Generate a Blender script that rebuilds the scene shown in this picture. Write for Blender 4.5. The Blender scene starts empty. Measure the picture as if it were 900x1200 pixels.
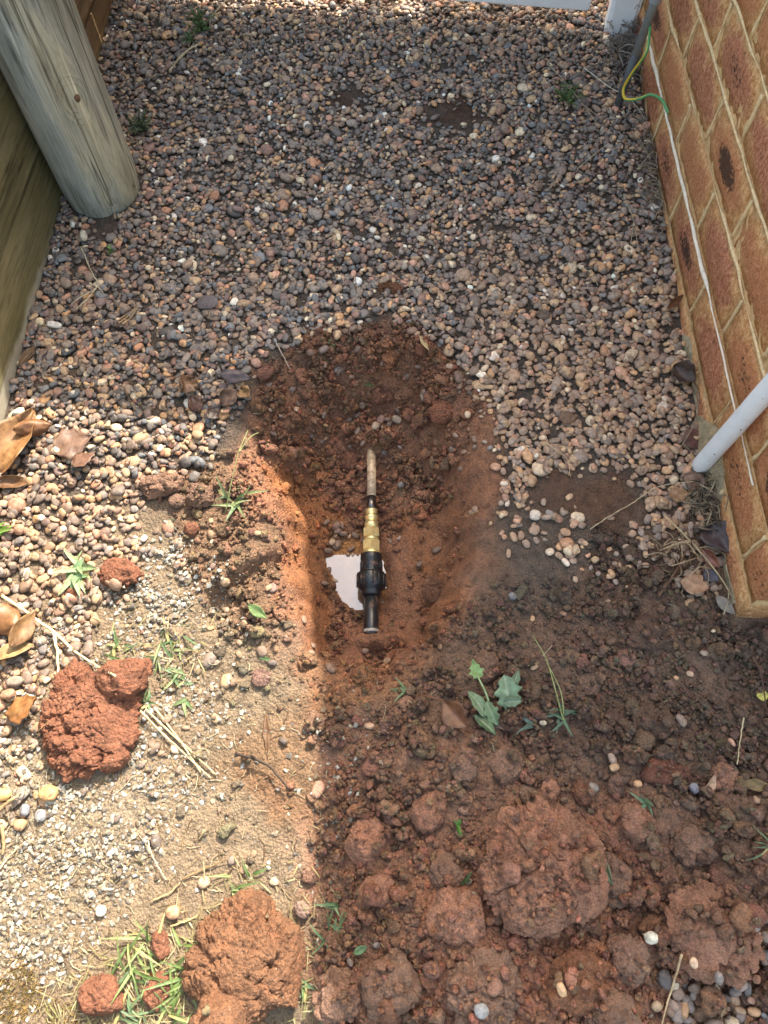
import bpy, bmesh, math, random
import numpy as np
from mathutils import Vector, Matrix

# ------------------------------------------------------------------ camera, light, exposure
scene = bpy.context.scene
COL = scene.collection
F_PX, CAM_H, PITCH = 815.0, 1.05, math.radians(66)
cam_data = bpy.data.cameras.new('camera')
cam = bpy.data.objects.new('camera', cam_data)
COL.objects.link(cam)
cam.location = (0, 0, CAM_H)
cam.rotation_euler = (math.pi/2 - PITCH, 0, 0)
cam_data.sensor_fit = 'VERTICAL'
cam_data.sensor_height = 24.0
cam_data.lens = 24.0 * F_PX / 1200.0
cam_data.clip_start = 0.02
cam_data.clip_end = 500
scene.camera = cam

SUN_TO = Vector((0.42, 0.95, 1.0)).normalized()
sun_el = math.asin(SUN_TO.z)
sun_az = math.atan2(SUN_TO.x, SUN_TO.y)
world = bpy.data.worlds.new('World')
scene.world = world
world.use_nodes = True
wn = world.node_tree
wn.nodes.clear()
sky = wn.nodes.new('ShaderNodeTexSky')
sky.sky_type = 'NISHITA'
sky.sun_disc = False
sky.sun_elevation = sun_el
sky.sun_rotation = sun_az
sky.air_density = 2.0
sky.dust_density = 6.0
sky.ozone_density = 0.6
bg = wn.nodes.new('ShaderNodeBackground')
bg.inputs['Strength'].default_value = 0.15
wo = wn.nodes.new('ShaderNodeOutputWorld')
wn.links.new(sky.outputs[0], bg.inputs[0])
wn.links.new(bg.outputs[0], wo.inputs[0])
sun_data = bpy.data.lights.new('sun', 'SUN')
sun_data.energy = 3.3
sun_data.angle = math.radians(0.53)
sun_data.color = (1.0, 0.93, 0.82)
sun = bpy.data.objects.new('sun', sun_data)
COL.objects.link(sun)
sun.rotation_euler = SUN_TO.to_track_quat('Z', 'Y').to_euler()
sun.location = (3, 8, 10)
scene.view_settings.view_transform = 'Standard'
scene.view_settings.look = 'None'
scene.view_settings.gamma = 1.0
scene.view_settings.exposure = 1.83

random.seed(7)
rng = np.random.default_rng(7)
PI = math.pi

# ------------------------------------------------------------------ measuring helpers
FW = np.array([0, math.cos(PITCH), -math.sin(PITCH)])
UP = np.array([0, math.sin(PITCH), math.cos(PITCH)])
RT = np.array([1.0, 0, 0])
O = np.array([0, 0, CAM_H])
def ray(px, py): return FW*F_PX + RT*(px-450) + UP*(600-py)
def G(px, py, z=0.0):
    d = ray(px, py); return O + d*((z-CAM_H)/d[2])
def GX(px, py, X):
    d = ray(px, py); return O + d*(X/d[0])
def proj(x, y):
    dz = -CAM_H
    D = y*FW[1] + dz*FW[2]
    return 450 + F_PX*x/D, 600 - F_PX*(y*UP[1] + dz*UP[2])/D
def lin(r, g, b):
    f = lambda c: ((c/255+0.055)/1.055)**2.4 if c > 10 else c/255/12.92
    return (f(r), f(g), f(b))

# ------------------------------------------------------------------ noise
def _h(ix, iy, iz, k):
    n = (ix*374761393 + iy*668265263 + iz*2147483647*3 + k*1274126177) & 0x7fffffff
    n = ((n ^ (n >> 13)) * 1274126177) & 0x7fffffff
    n = ((n ^ (n >> 15)) * 668265263) & 0x7fffffff
    return ((n ^ (n >> 16)) & 0xffff) / 65535.0
def vnoise(x, y, z=None, k=0):
    if z is None: z = np.zeros_like(x)
    ix, iy, iz = np.floor(x).astype(np.int64), np.floor(y).astype(np.int64), np.floor(z).astype(np.int64)
    fx, fy, fz = x-ix, y-iy, z-iz
    fx, fy, fz = [t*t*(3-2*t) for t in (fx, fy, fz)]
    r = 0
    for a in (0, 1):
        for b in (0, 1):
            for c in (0, 1):
                w = (fx if a else 1-fx)*(fy if b else 1-fy)*(fz if c else 1-fz)
                r = r + w*_h(ix+a, iy+b, iz+c, k)
    return r*2-1
def fbm(x, y, z=None, s=1.0, o=3, k=0):
    r, amp = 0, 1.0
    if z is None: z = np.zeros_like(x)
    for i in range(o):
        r = r + amp*vnoise(x*s, y*s, z*s, k+i); s *= 2.07; amp *= .5
    return r
def cell2(x, y, s, k=0):
    x, y = x*s, y*s
    ix, iy = np.floor(x).astype(np.int64), np.floor(y).astype(np.int64)
    d = np.full(x.shape, 9.0)
    z0 = np.zeros_like(ix)
    for a in (-1, 0, 1):
        for b in (-1, 0, 1):
            cx = ix+a+_h(ix+a, iy+b, z0, k); cy = iy+b+_h(ix+a, iy+b, z0, k+1)
            d = np.minimum(d, (cx-x)**2+(cy-y)**2)
    return 1-np.clip(d, 0, 1)
def cell3(x, y, z, s, k=0):
    x, y, z = x*s, y*s, z*s
    ix, iy, iz = [np.floor(t).astype(np.int64) for t in (x, y, z)]
    d = np.full(x.shape, 9.0)
    for a in (-1, 0, 1):
        for b in (-1, 0, 1):
            for c in (-1, 0, 1):
                i, j, l = ix+a, iy+b, iz+c
                cx = i+_h(i, j, l, k); cy = j+_h(i, j, l, k+1); cz = l+_h(i, j, l, k+2)
                d = np.minimum(d, (cx-x)**2+(cy-y)**2+(cz-z)**2)
    return 1-np.clip(d, 0, 1)
def smooth(a, b, x):
    t = np.clip((x-a)/(b-a), 0, 1); return t*t*(3-2*t)
def sdist(poly, x, y):
    """signed distance to polygon, positive inside"""
    x = np.asarray(x, float); y = np.asarray(y, float)
    d = np.full(x.shape, 1e9); ins = np.zeros(x.shape, bool)
    n = len(poly)
    for i in range(n):
        ax, ay = poly[i]; bx, by = poly[(i+1) % n]
        ex, ey = bx-ax, by-ay
        t = np.clip(((x-ax)*ex+(y-ay)*ey)/(ex*ex+ey*ey+1e-12), 0, 1)
        d = np.minimum(d, (x-ax-t*ex)**2+(y-ay-t*ey)**2)
        c = ((ay > y) != (by > y)) & (x < ex*(y-ay)/(ey if abs(ey) > 1e-12 else 1e-12)+ax)
        ins ^= c
    d = np.sqrt(d)
    return np.where(ins, d, -d)
def gp(pts, z=0.0): return [tuple(G(a, b, z)[:2]) for a, b in pts]

# ------------------------------------------------------------------ material helpers
def new_mat(name):
    m = bpy.data.materials.new(name); m.use_nodes = True
    nt = m.node_tree; nt.nodes.clear()
    out = nt.nodes.new('ShaderNodeOutputMaterial')
    bs = nt.nodes.new('ShaderNodeBsdfPrincipled')
    nt.links.new(bs.outputs[0], out.inputs[0])
    return m, nt, bs
def nd(nt, typ, **kw):
    n = nt.nodes.new(typ)
    for k, v in kw.items():
        if hasattr(n, k): setattr(n, k, v)
    return n
def noise_node(nt, vec, scale, detail=4, rough=.6):
    n = nt.nodes.new('ShaderNodeTexNoise')
    n.inputs['Scale'].default_value = scale; n.inputs['Detail'].default_value = detail
    n.inputs['Roughness'].default_value = rough
    if vec is not None: nt.links.new(vec, n.inputs['Vector'])
    return n
def ramp(nt, fac, stops):
    r = nt.nodes.new('ShaderNodeValToRGB')
    e = r.color_ramp.elements
    while len(e) > 1: e.remove(e[-1])
    e[0].position = stops[0][0]; e[0].color = (*stops[0][1], 1)
    for p, c in stops[1:]:
        q = e.new(p); q.color = (*c, 1)
    nt.links.new(fac, r.inputs[0]); return r
def mix(nt, a, b, fac, mode='MIX'):
    m = nt.nodes.new('ShaderNodeMix'); m.data_type = 'RGBA'; m.blend_type = mode
    for s, v in ((6, a), (7, b)):
        if isinstance(v, (tuple, list)): m.inputs[s].default_value = (*v[:3], 1)
        else: nt.links.new(v, m.inputs[s])
    if isinstance(fac, (int, float)): m.inputs[0].default_value = fac
    else: nt.links.new(fac, m.inputs[0])
    return m.outputs[2]
def math_n(nt, op, a, b=0.0, clamp=False):
    m = nt.nodes.new('ShaderNodeMath'); m.operation = op; m.use_clamp = clamp
    for i, v in ((0, a), (1, b)):
        if isinstance(v, (int, float)): m.inputs[i].default_value = v
        else: nt.links.new(v, m.inputs[i])
    return m.outputs[0]
def bump(nt, bs, h, strength, dist):
    b = nt.nodes.new('ShaderNodeBump'); b.inputs['Strength'].default_value = strength
    b.inputs['Distance'].default_value = dist
    nt.links.new(h, b.inputs['Height']); nt.links.new(b.outputs[0], bs.inputs['Normal'])
def attr_col(nt):
    a = nt.nodes.new('ShaderNodeAttribute'); a.attribute_name = 'Col'; return a
def objco(nt):
    return nt.nodes.new('ShaderNodeTexCoord').outputs['Object']

def soil_mat():
    m, nt, bs = new_mat('soil')
    a = attr_col(nt); co = nt.nodes.new('ShaderNodeNewGeometry').outputs['Position']
    n1 = noise_node(nt, co, 60, 5, .65); n2 = noise_node(nt, co, 420, 4, .7)
    r1 = ramp(nt, n1.outputs[0], [(.28, (.55, .53, .51)), (.5, (1, 1, 1)), (.75, (1.38, 1.28, 1.18))])
    c = mix(nt, a.outputs['Color'], r1.outputs[0], 1.0, 'MULTIPLY')
    r2 = ramp(nt, n2.outputs[0], [(.3, (.55, .53, .5)), (.53, (1, 1, 1)), (.72, (1.45, 1.42, 1.36))])
    c = mix(nt, c, r2.outputs[0], 1.0, 'MULTIPLY')
    # pale sand grains
    v = nt.nodes.new('ShaderNodeTexVoronoi'); v.inputs['Scale'].default_value = 330
    nt.links.new(co, v.inputs['Vector'])
    g = math_n(nt, 'GREATER_THAN', v.outputs['Color'], .89)
    g2 = math_n(nt, 'LESS_THAN', v.outputs['Distance'], .33)
    gg = math_n(nt, 'MULTIPLY', math_n(nt, 'MULTIPLY', g, g2), .55)
    c = mix(nt, c, (.42, .33, .25), gg)
    nt.links.new(c, bs.inputs['Base Color'])
    rr = math_n(nt, 'SUBTRACT', .95, math_n(nt, 'MULTIPLY', math_n(nt, 'SUBTRACT', 1.0, a.outputs['Alpha']), .5))
    nt.links.new(rr, bs.inputs['Roughness'])
    bs.inputs['Specular IOR Level'].default_value = .4
    v2 = nt.nodes.new('ShaderNodeTexVoronoi'); v2.inputs['Scale'].default_value = 210
    nt.links.new(co, v2.inputs['Vector'])
    h = math_n(nt, 'ADD', math_n(nt, 'MULTIPLY', n2.outputs[0], .8), math_n(nt, 'MULTIPLY', v2.outputs['Distance'], -.6))
    h = math_n(nt, 'ADD', h, n1.outputs[0])
    bump(nt, bs, h, 1.0, .006)
    return m
def pebble_mat(name='pebble', rough=.62):
    m, nt, bs = new_mat(name)
    a = attr_col(nt); co = nt.nodes.new('ShaderNodeNewGeometry').outputs['Position']
    n1 = noise_node(nt, co, 180, 4, .6); n2 = noise_node(nt, co, 900, 3, .7)
    r1 = ramp(nt, n1.outputs[0], [(.3, (.62, .60, .58)), (.53, (1, 1, 1)), (.75, (1.4, 1.34, 1.26))])
    c = mix(nt, a.outputs['Color'], r1.outputs[0], 1.0, 'MULTIPLY')
    r2 = ramp(nt, n2.outputs[0], [(.3, (.8, .8, .8)), (.6, (1.1, 1.1, 1.1))])
    c = mix(nt, c, r2.outputs[0], 1.0, 'MULTIPLY')
    nt.links.new(c, bs.inputs['Base Color'])
    bs.inputs['Roughness'].default_value = rough
    bs.inputs['Specular IOR Level'].default_value = .4
    bump(nt, bs, n2.outputs[0], .3, .001)
    return m
def leaf_mat(name, rough=.5, spots=(.35, .3, .25), transl=.25):
    m, nt, bs = new_mat(name)
    a = attr_col(nt); co = objco(nt)
    n1 = noise_node(nt, co, 90, 5, .65)
    r1 = ramp(nt, n1.outputs[0], [(.30, spots), (.42, (.75, .72, .7)), (.56, (1, 1, 1)), (.75, (1.3, 1.3, 1.25))])
    c = mix(nt, a.outputs['Color'], r1.outputs[0], 1.0, 'MULTIPLY')
    nt.links.new(c, bs.inputs['Base Color'])
    bs.inputs['Roughness'].default_value = rough
    n2 = noise_node(nt, co, 400, 3, .6)
    bump(nt, bs, n2.outputs[0], .4, .001)
    tr = nt.nodes.new('ShaderNodeBsdfTranslucent'); nt.links.new(c, tr.inputs[0])
    ms = nt.nodes.new('ShaderNodeMixShader'); ms.inputs[0].default_value = transl
    nt.links.new(bs.outputs[0], ms.inputs[1]); nt.links.new(tr.outputs[0], ms.inputs[2])
    out = [n for n in nt.nodes if n.type == 'OUTPUT_MATERIAL'][0]
    nt.links.new(ms.outputs[0], out.inputs[0])
    return m
def plain_mat(name, col, rough=.5, metal=0.0, nscale=60, nvar=.25, bstr=.15, bdist=.001, spec=.5):
    m, nt, bs = new_mat(name)
    co = objco(nt)
    n1 = noise_node(nt, co, nscale, 5, .65)
    lo = tuple(1-nvar for _ in range(3)); hi = tuple(1+nvar*.5 for _ in range(3))
    r = ramp(nt, n1.outputs[0], [(.3, lo), (.55, (1, 1, 1)), (.75, hi)])
    c = mix(nt, col, r.outputs[0], 1.0, 'MULTIPLY')
    nt.links.new(c, bs.inputs['Base Color'])
    bs.inputs['Roughness'].default_value = rough; bs.inputs['Metallic'].default_value = metal
    bs.inputs['Specular IOR Level'].default_value = spec
    n2 = noise_node(nt, co, nscale*5, 3, .6)
    bump(nt, bs, n2.outputs[0], bstr, bdist)
    return m
def wood_mat(name, axis, cols, grain=1.0, pale_base=False):
    """grain runs along the given object axis; cols = list of ramp colours"""
    m, nt, bs = new_mat(name)
    co = objco(nt)
    mp = nt.nodes.new('ShaderNodeMapping')
    s = [120*grain, 120*grain, 120*grain]; s[axis] = 4.5
    mp.inputs['Scale'].default_value = s
    nt.links.new(co, mp.inputs['Vector'])
    n1 = noise_node(nt, mp.outputs[0], 1.0, 6, .62)
    n1.inputs['Distortion'].default_value = .9
    mp2 = nt.nodes.new('ShaderNodeMapping')
    s2 = [17.0, 17.0, 17.0]; s2[axis] = 3.2
    mp2.inputs['Scale'].default_value = s2
    nt.links.new(co, mp2.inputs['Vector'])
    n2 = noise_node(nt, mp2.outputs[0], 1.0, 4, .55)
    r1 = ramp(nt, n2.outputs[0], [(.28+.44*i/(len(cols)-1), c) for i, c in enumerate(cols)])
    r2 = ramp(nt, n1.outputs[0], [(.30, (.25, .24, .22)), (.42, (.66, .65, .64)), (.50, (1, 1, 1)), (.57, (.76, .75, .73)), (.70, (1.5, 1.48, 1.44))])
    c = mix(nt, r1.outputs[0], r2.outputs[0], 1.0, 'MULTIPLY')
    # drying cracks
    mp3 = nt.nodes.new('ShaderNodeMapping')
    s3 = [55*grain, 55*grain, 55*grain]; s3[axis] = .9
    mp3.inputs['Scale'].default_value = s3
    nt.links.new(co, mp3.inputs['Vector'])
    n3 = noise_node(nt, mp3.outputs[0], 1.0, 2, .5)
    crk = ramp(nt, n3.outputs[0], [(.0, (1, 1, 1)), (.645, (1, 1, 1)), (.662, (.22, .21, .19)), (.682, (1, 1, 1))])
    c = mix(nt, c, crk.outputs[0], .85, 'MULTIPLY')
    if pale_base:
        sp = nt.nodes.new('ShaderNodeSeparateXYZ')
        gpos = nt.nodes.new('ShaderNodeNewGeometry').outputs['Position']
        nt.links.new(gpos, sp.inputs[0])
        nz = noise_node(nt, gpos, 12, 3, .5)
        # weathered pale band along the lower edge, wider towards the near end
        lim = math_n(nt, 'SUBTRACT', .098, math_n(nt, 'MULTIPLY', sp.outputs['Y'], .085))
        lim = math_n(nt, 'ADD', lim, math_n(nt, 'MULTIPLY', math_n(nt, 'SUBTRACT', nz.outputs[0], .5), .05))
        f = math_n(nt, 'MULTIPLY', math_n(nt, 'SUBTRACT', lim, sp.outputs['Z']), 90, True)
        c = mix(nt, c, (.40, .36, .28), math_n(nt, 'MULTIPLY', f, .85))
    if axis == 2:
        spx = nt.nodes.new('ShaderNodeSeparateXYZ'); nt.links.new(co, spx.inputs[0])
        fx = math_n(nt, 'ADD', math_n(nt, 'MULTIPLY', spx.outputs['X'], 26), math_n(nt, 'MULTIPLY', math_n(nt, 'SUBTRACT', n2.outputs[0], .5), 3.5), )
        fx = math_n(nt, 'SUBTRACT', fx, .35, True)
        c = mix(nt, c, mix(nt, c, (1.08, 1.0, .86), 1.0, 'MULTIPLY'), fx)
    nt.links.new(c, bs.inputs['Base Color'])
    bs.inputs['Roughness'].default_value = .85
    bs.inputs['Specular IOR Level'].default_value = .3
    h = math_n(nt, 'ADD', n1.outputs[0], math_n(nt, 'MULTIPLY', crk.outputs[0], .8))
    bump(nt, bs, h, .6, .003)
    return m

M_SOIL = soil_mat()
M_PEB = pebble_mat()
M_GRIT = pebble_mat('grit', .8)
M_DRY = leaf_mat('dry_leaf', .45, (.38, .30, .24), .2)
M_GREEN = leaf_mat('green_leaf', .5, (.75, .75, .7), .3)
M_STRAW = leaf_mat('straw', .7, (.6, .55, .5), .15)

# ------------------------------------------------------------------ object helpers
def tag(o, label=None, cat=None, group=None, kind=None):
    if label: o['label'] = label
    if cat: o['category'] = cat
    if group: o['group'] = group
    if kind: o['kind'] = kind
    return o
def empty(name, loc=(0, 0, 0), rz=0.0):
    o = bpy.data.objects.new(name, None); COL.objects.link(o)
    o.location = loc; o.rotation_euler = (0, 0, rz); o.empty_display_size = .05
    return o
def mesh_np(name, V, F, mat, col=None, smooth_s=True, parent=None, loc=None, mat2=None, midx=None):
    """V (n,3); F: int array (m,3|4) or list of such; col (n,3) or (n,4)"""
    V = np.asarray(V, np.float32)
    Fs = F if isinstance(F, list) else [F]
    Fs = [np.asarray(f, np.int32) for f in Fs if len(f)]
    me = bpy.data.meshes.new(name)
    me.vertices.add(len(V)); me.vertices.foreach_set('co', V.ravel())
    nl = sum(f.size for f in Fs); npoly = sum(len(f) for f in Fs)
    me.loops.add(nl); me.polygons.add(npoly)
    me.loops.foreach_set('vertex_index', np.concatenate([f.ravel() for f in Fs]))
    tot = np.concatenate([np.full(len(f), f.shape[1], np.int32) for f in Fs])
    st = np.concatenate([[0], np.cumsum(tot)[:-1]]).astype(np.int32)
    me.polygons.foreach_set('loop_start', st)
    me.polygons.foreach_set('use_smooth', np.full(npoly, bool(smooth_s)))
    if col is not None:
        col = np.asarray(col, np.float32)
        if col.ndim == 1: col = np.tile(col, (len(V), 1))
        if col.shape[1] == 3: col = np.hstack([col, np.ones((len(col), 1), np.float32)])
        ca = me.color_attributes.new('Col', 'FLOAT_COLOR', 'POINT')
        ca.data.foreach_set('color', col.astype(np.float32).ravel())
    me.materials.append(mat)
    if mat2 is not None:
        me.materials.append(mat2); me.polygons.foreach_set('material_index', np.asarray(midx, np.int32))
    me.update(calc_edges=True); me.validate()
    o = bpy.data.objects.new(name, me); COL.objects.link(o)
    if loc is not None: o.location = loc
    if parent is not None: o.parent = parent
    return o
def ico(sub):
    bm = bmesh.new(); bmesh.ops.create_icosphere(bm, subdivisions=sub, radius=1)
    v = np.array([x.co[:] for x in bm.verts]); f = np.array([[q.index for q in p.verts] for p in bm.faces], np.int32)
    bm.free(); return v/np.linalg.norm(v, axis=1)[:, None], f
ICO = {s: ico(s) for s in (1, 2, 3, 4, 5, 6, 7)}
def octa():
    bm = bmesh.new()
    v = [bm.verts.new(p) for p in ((1, 0, 0), (-1, 0, 0), (0, 1, 0), (0, -1, 0), (0, 0, 1), (0, 0, -1))]
    for a, b in ((0, 2), (2, 1), (1, 3), (3, 0)):
        bm.faces.new((v[a], v[b], v[4])); bm.faces.new((v[b], v[a], v[5]))
    bmesh.ops.subdivide_edges(bm, edges=bm.edges, cuts=1, use_grid_fill=True)
    bmesh.ops.triangulate(bm, faces=bm.faces)
    bm.verts.index_update()
    p = np.array([x.co[:] for x in bm.verts]); f = np.array([[q.index for q in g.verts] for g in bm.faces], np.int32); bm.free()
    return p/np.linalg.norm(p, axis=1)[:, None], f
ICO['o'] = octa()
class MB:
    """collects shapes into one mesh"""
    def __init__(s): s.v, s.f4, s.f3, s.c, s.n = [], [], [], [], 0
    def add(s, V, F4=None, F3=None, col=None):
        V = np.asarray(V, float); s.v.append(V)
        if F4 is not None and len(F4): s.f4.append(np.asarray(F4)+s.n)
        if F3 is not None and len(F3): s.f3.append(np.asarray(F3)+s.n)
        c = np.ones((len(V), 3))*.5 if col is None else np.asarray(col, float)
        if c.ndim == 1: c = np.tile(c, (len(V), 1))
        s.c.append(c); s.n += len(V)
    def tube(s, pts, rad, seg=8, col=None, caps=True):
        P = np.asarray(pts, float); n = len(P)
        R = np.full(n, rad) if np.isscalar(rad) else np.asarray(rad, float)
        T = np.gradient(P, axis=0); T /= np.linalg.norm(T, axis=1)[:, None]+1e-12
        ref = np.array([0, 0, 1.0]) if abs(T[0][2]) < .9 else np.array([1.0, 0, 0])
        a = np.cross(T[0], ref); a /= np.linalg.norm(a)
        V = []
        th = np.arange(seg)*2*PI/seg
        for i in range(n):
            a = a-T[i]*(a@T[i]); a /= np.linalg.norm(a)+1e-12; b = np.cross(T[i], a)
            V.append(P[i]+R[i]*(np.cos(th)[:, None]*a+np.sin(th)[:, None]*b))
        V = np.concatenate(V)
        F = [[i*seg+j, i*seg+(j+1) % seg, (i+1)*seg+(j+1) % seg, (i+1)*seg+j] for i in range(n-1) for j in range(seg)]
        F3 = []
        if caps:
            V = np.vstack([V, P[0], P[-1]])
            F3 = [[(j+1) % seg, j, n*seg] for j in range(seg)]+[[(n-1)*seg+j, (n-1)*seg+(j+1) % seg, n*seg+1] for j in range(seg)]
        s.add(V, F, F3, col)
    def build(s, name, mat, parent=None, smooth_s=True, loc=None):
        fs = ([np.concatenate(s.f4)] if s.f4 else [])+([np.concatenate(s.f3)] if s.f3 else [])
        return mesh_np(name, np.concatenate(s.v), fs, mat, np.concatenate(s.c), smooth_s, parent, loc)
def bevel_box(name, size, mat, parent=None, loc=(0, 0, 0), bev=.003, seg=2, wob=0.0, cuts=0):
    bm = bmesh.new(); bmesh.ops.create_cube(bm, size=1)
    bmesh.ops.scale(bm, vec=size, verts=bm.verts)
    if cuts:
        bmesh.ops.subdivide_edges(bm, edges=bm.edges, cuts=cuts, use_grid_fill=True)
    if bev:
        es = [e for e in bm.edges if len(e.link_faces) == 2 and e.calc_face_angle(0) > .5]
        bmesh.ops.bevel(bm, geom=es, offset=bev, segments=seg, affect='EDGES')
    if wob:
        for v in bm.verts: v.co += Vector((random.uniform(-wob, wob), random.uniform(-wob, wob), random.uniform(-wob, wob)))
    me = bpy.data.meshes.new(name); bm.to_mesh(me); bm.free()
    me.polygons.foreach_set('use_smooth', [False]*len(me.polygons))
    me.materials.append(mat)
    o = bpy.data.objects.new(name, me); COL.objects.link(o); o.location = loc
    if parent: o.parent = parent
    return o
def lathe_y(mb, prof, seg=32, hexa=False, col=None):
    """prof: list of (y, r); axis along y"""
    n = 6 if hexa else seg
    th = np.arange(n)*2*PI/n + (PI/6 if hexa else 0) 
    V = np.concatenate([np.stack([r*np.cos(th), np.full(n, y), r*np.sin(th)], 1) for y, r in prof])
    F = [[i*n+j, (i+1)*n+j, (i+1)*n+(j+1) % n, i*n+(j+1) % n] for i in range(len(prof)-1) for j in range(n)]
    V = np.vstack([V, [0, prof[0][0], 0], [0, prof[-1][0], 0]]); L = len(prof)
    F3 = [[j, (j+1) % n, L*n] for j in range(n)]+[[(L-1)*n+(j+1) % n, (L-1)*n+j, L*n+1] for j in range(n)]
    mb.add(V, F, F3, col)

# ================================================================== GROUND
HOLE = gp([(285, 505), (300, 455), (345, 412), (400, 392), (455, 388), (520, 412), (556, 455), (572, 530), (570, 620), (550, 700),
           (525, 765), (470, 797), (400, 802), (358, 778), (336, 720), (322, 650), (308, 590), (288, 550)])
PUD_PX = [(382, 655), (390, 643), (402, 634), (418, 629), (436, 632), (446, 652), (452, 685), (450, 704), (444, 711),
          (436, 708), (424, 713), (412, 712), (398, 698), (391, 680)]
PUD = gp(PUD_PX, -.137)
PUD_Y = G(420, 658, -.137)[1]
HEAP = gp([(400, 960), (430, 870), (560, 800), (700, 830), (820, 860), (960, 900), (960, 1300), (370, 1300)])
NOTCH = gp([(232, 722), (240, 695), (262, 680), (300, 655), (330, 640), (335, 655), (296, 690), (275, 715), (255, 738)])
LEFTSLUMP = gp([(150, 560), (250, 540), (320, 560), (335, 720), (300, 730), (250, 680), (200, 610)])
FLATP = gp([(560, 640), (600, 590), (660, 595), (700, 640), (690, 690), (610, 700)])
WALL_END_Y = .287
def wall_x(y): return .548+.033*(y-.5)
MOUNDS = [(625, 1010, .075, .045), (800, 1080, .06, .03), (470, 1080, .07, .03), (560, 1120, .07, .035), (700, 1150, .08, .03),
          (530, 900, .07, .02), (640, 800, .08, .012), (760, 960, .06, .02), (430, 1170, .05, .03), (860, 1000, .06, .02),
          (640, 1180, .06, .035)]
def hfun(x, y, fine=True):
    x = np.asarray(x, float); y = np.asarray(y, float)
    wob = .012*fbm(x, y, s=22, o=2, k=5)
    h = .006*fbm(x, y, s=4, o=2, k=11)
    inr = smooth(1.2, .9, np.abs(x))*smooth(2.6, 2.1, y)*smooth(-.9, -.6, y)
    d = sdist(HOLE, x, y)+wob
    inside = smooth(0.0, 1.0, d/(.075+.10*smooth(.50, .68, y)))
    h = h - .132*inside
    # rim of thrown soil
    h = h + .010*np.exp(-((d+.03)/.028)**2)*(.5+.5*vnoise(x*14, y*14, k=3))
    hp = smooth(-.03, .06, sdist(HEAP, x, y)+wob)*(1-inside)
    h = h+hp*.016
    for px, py, r, a in MOUNDS:
        g = G(px, py)
        h = h+a*np.exp(-((x-g[0])**2+(y-g[1])**2)/(2*(r*.62)**2))*(1-inside)
    # soil mask
    px, py = proj(np.clip(x, -1.2, 1.2), np.clip(y, -.25, 2.2))
    soilm = np.clip(smooth(-.04, .03, d)+hp+smooth(520, 600, py)*.6, 0, 1)*inr
    lump = np.maximum(hp, inside*(.18+.4*smooth(.55, .66, y)+.25*smooth(-.02, -.06, x)))
    flat = smooth(-.01, .03, sdist(FLATP, x, y))
    lump = lump*(1-flat)
    rough = soilm*(.35+.65*lump)
    if fine:
        c1 = cell2(x+wob, y, 26, 20); c2 = cell2(x, y+wob, 60, 30); c3 = cell2(x, y, 125, 40)
        h = h+rough*(.013*(c1-.55)*lump+.0075*(c2-.6)+.0036*(c3-.6))
        h = h+soilm*.0025*fbm(x, y, s=70, o=3, k=8)
    nt = smooth(-.008, .012, sdist(NOTCH, x, y)+.4*wob)
    h = h-.026*nt
    h = h+.008*smooth(-.02, .05, sdist(LEFTSLUMP, x, y))*(cell2(x, y, 38, 50)-.3)
    pool = smooth(-.010, .010, sdist(PUD, x, y)+.25*wob+.0045*fbm(x, y, s=110, o=2, k=77))
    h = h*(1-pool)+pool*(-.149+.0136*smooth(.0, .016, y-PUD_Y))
    # soil fallen back over the black pipe
    h = h+.064*np.exp(-((x+.018)**2/(2*.035**2)+(y-.273)**2/(2*.017**2)))
    h = h+.050*np.exp(-((x+.022)**2/(2*.03**2)+(y-.660)**2/(2*.022**2)))
    # excavated beside the wall corner
    q = G(885, 770)
    h = h-.02*np.exp(-((x-q[0])**2+(y-q[1])**2)/(2*.05**2))
    return h
C_DARK = np.array(lin(118, 94, 77)); C_BROWN = np.array(lin(138, 104, 83)); C_RED = np.array(lin(158, 110, 86))
C_ORANGE = np.array(lin(158, 104, 64)); C_TAN = np.array(lin(138, 120, 98)); C_CLAY = np.array(lin(150, 94, 68))
C_GRAV = np.array(lin(92, 80, 70)); C_TAUPE = np.array(lin(104, 90, 78)); C_PALE = np.array(lin(152, 138, 118))
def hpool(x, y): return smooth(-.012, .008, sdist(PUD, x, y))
def pm(poly, px, py, soft):
    return smooth(-soft, soft, sdist(poly, px, py))
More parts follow.
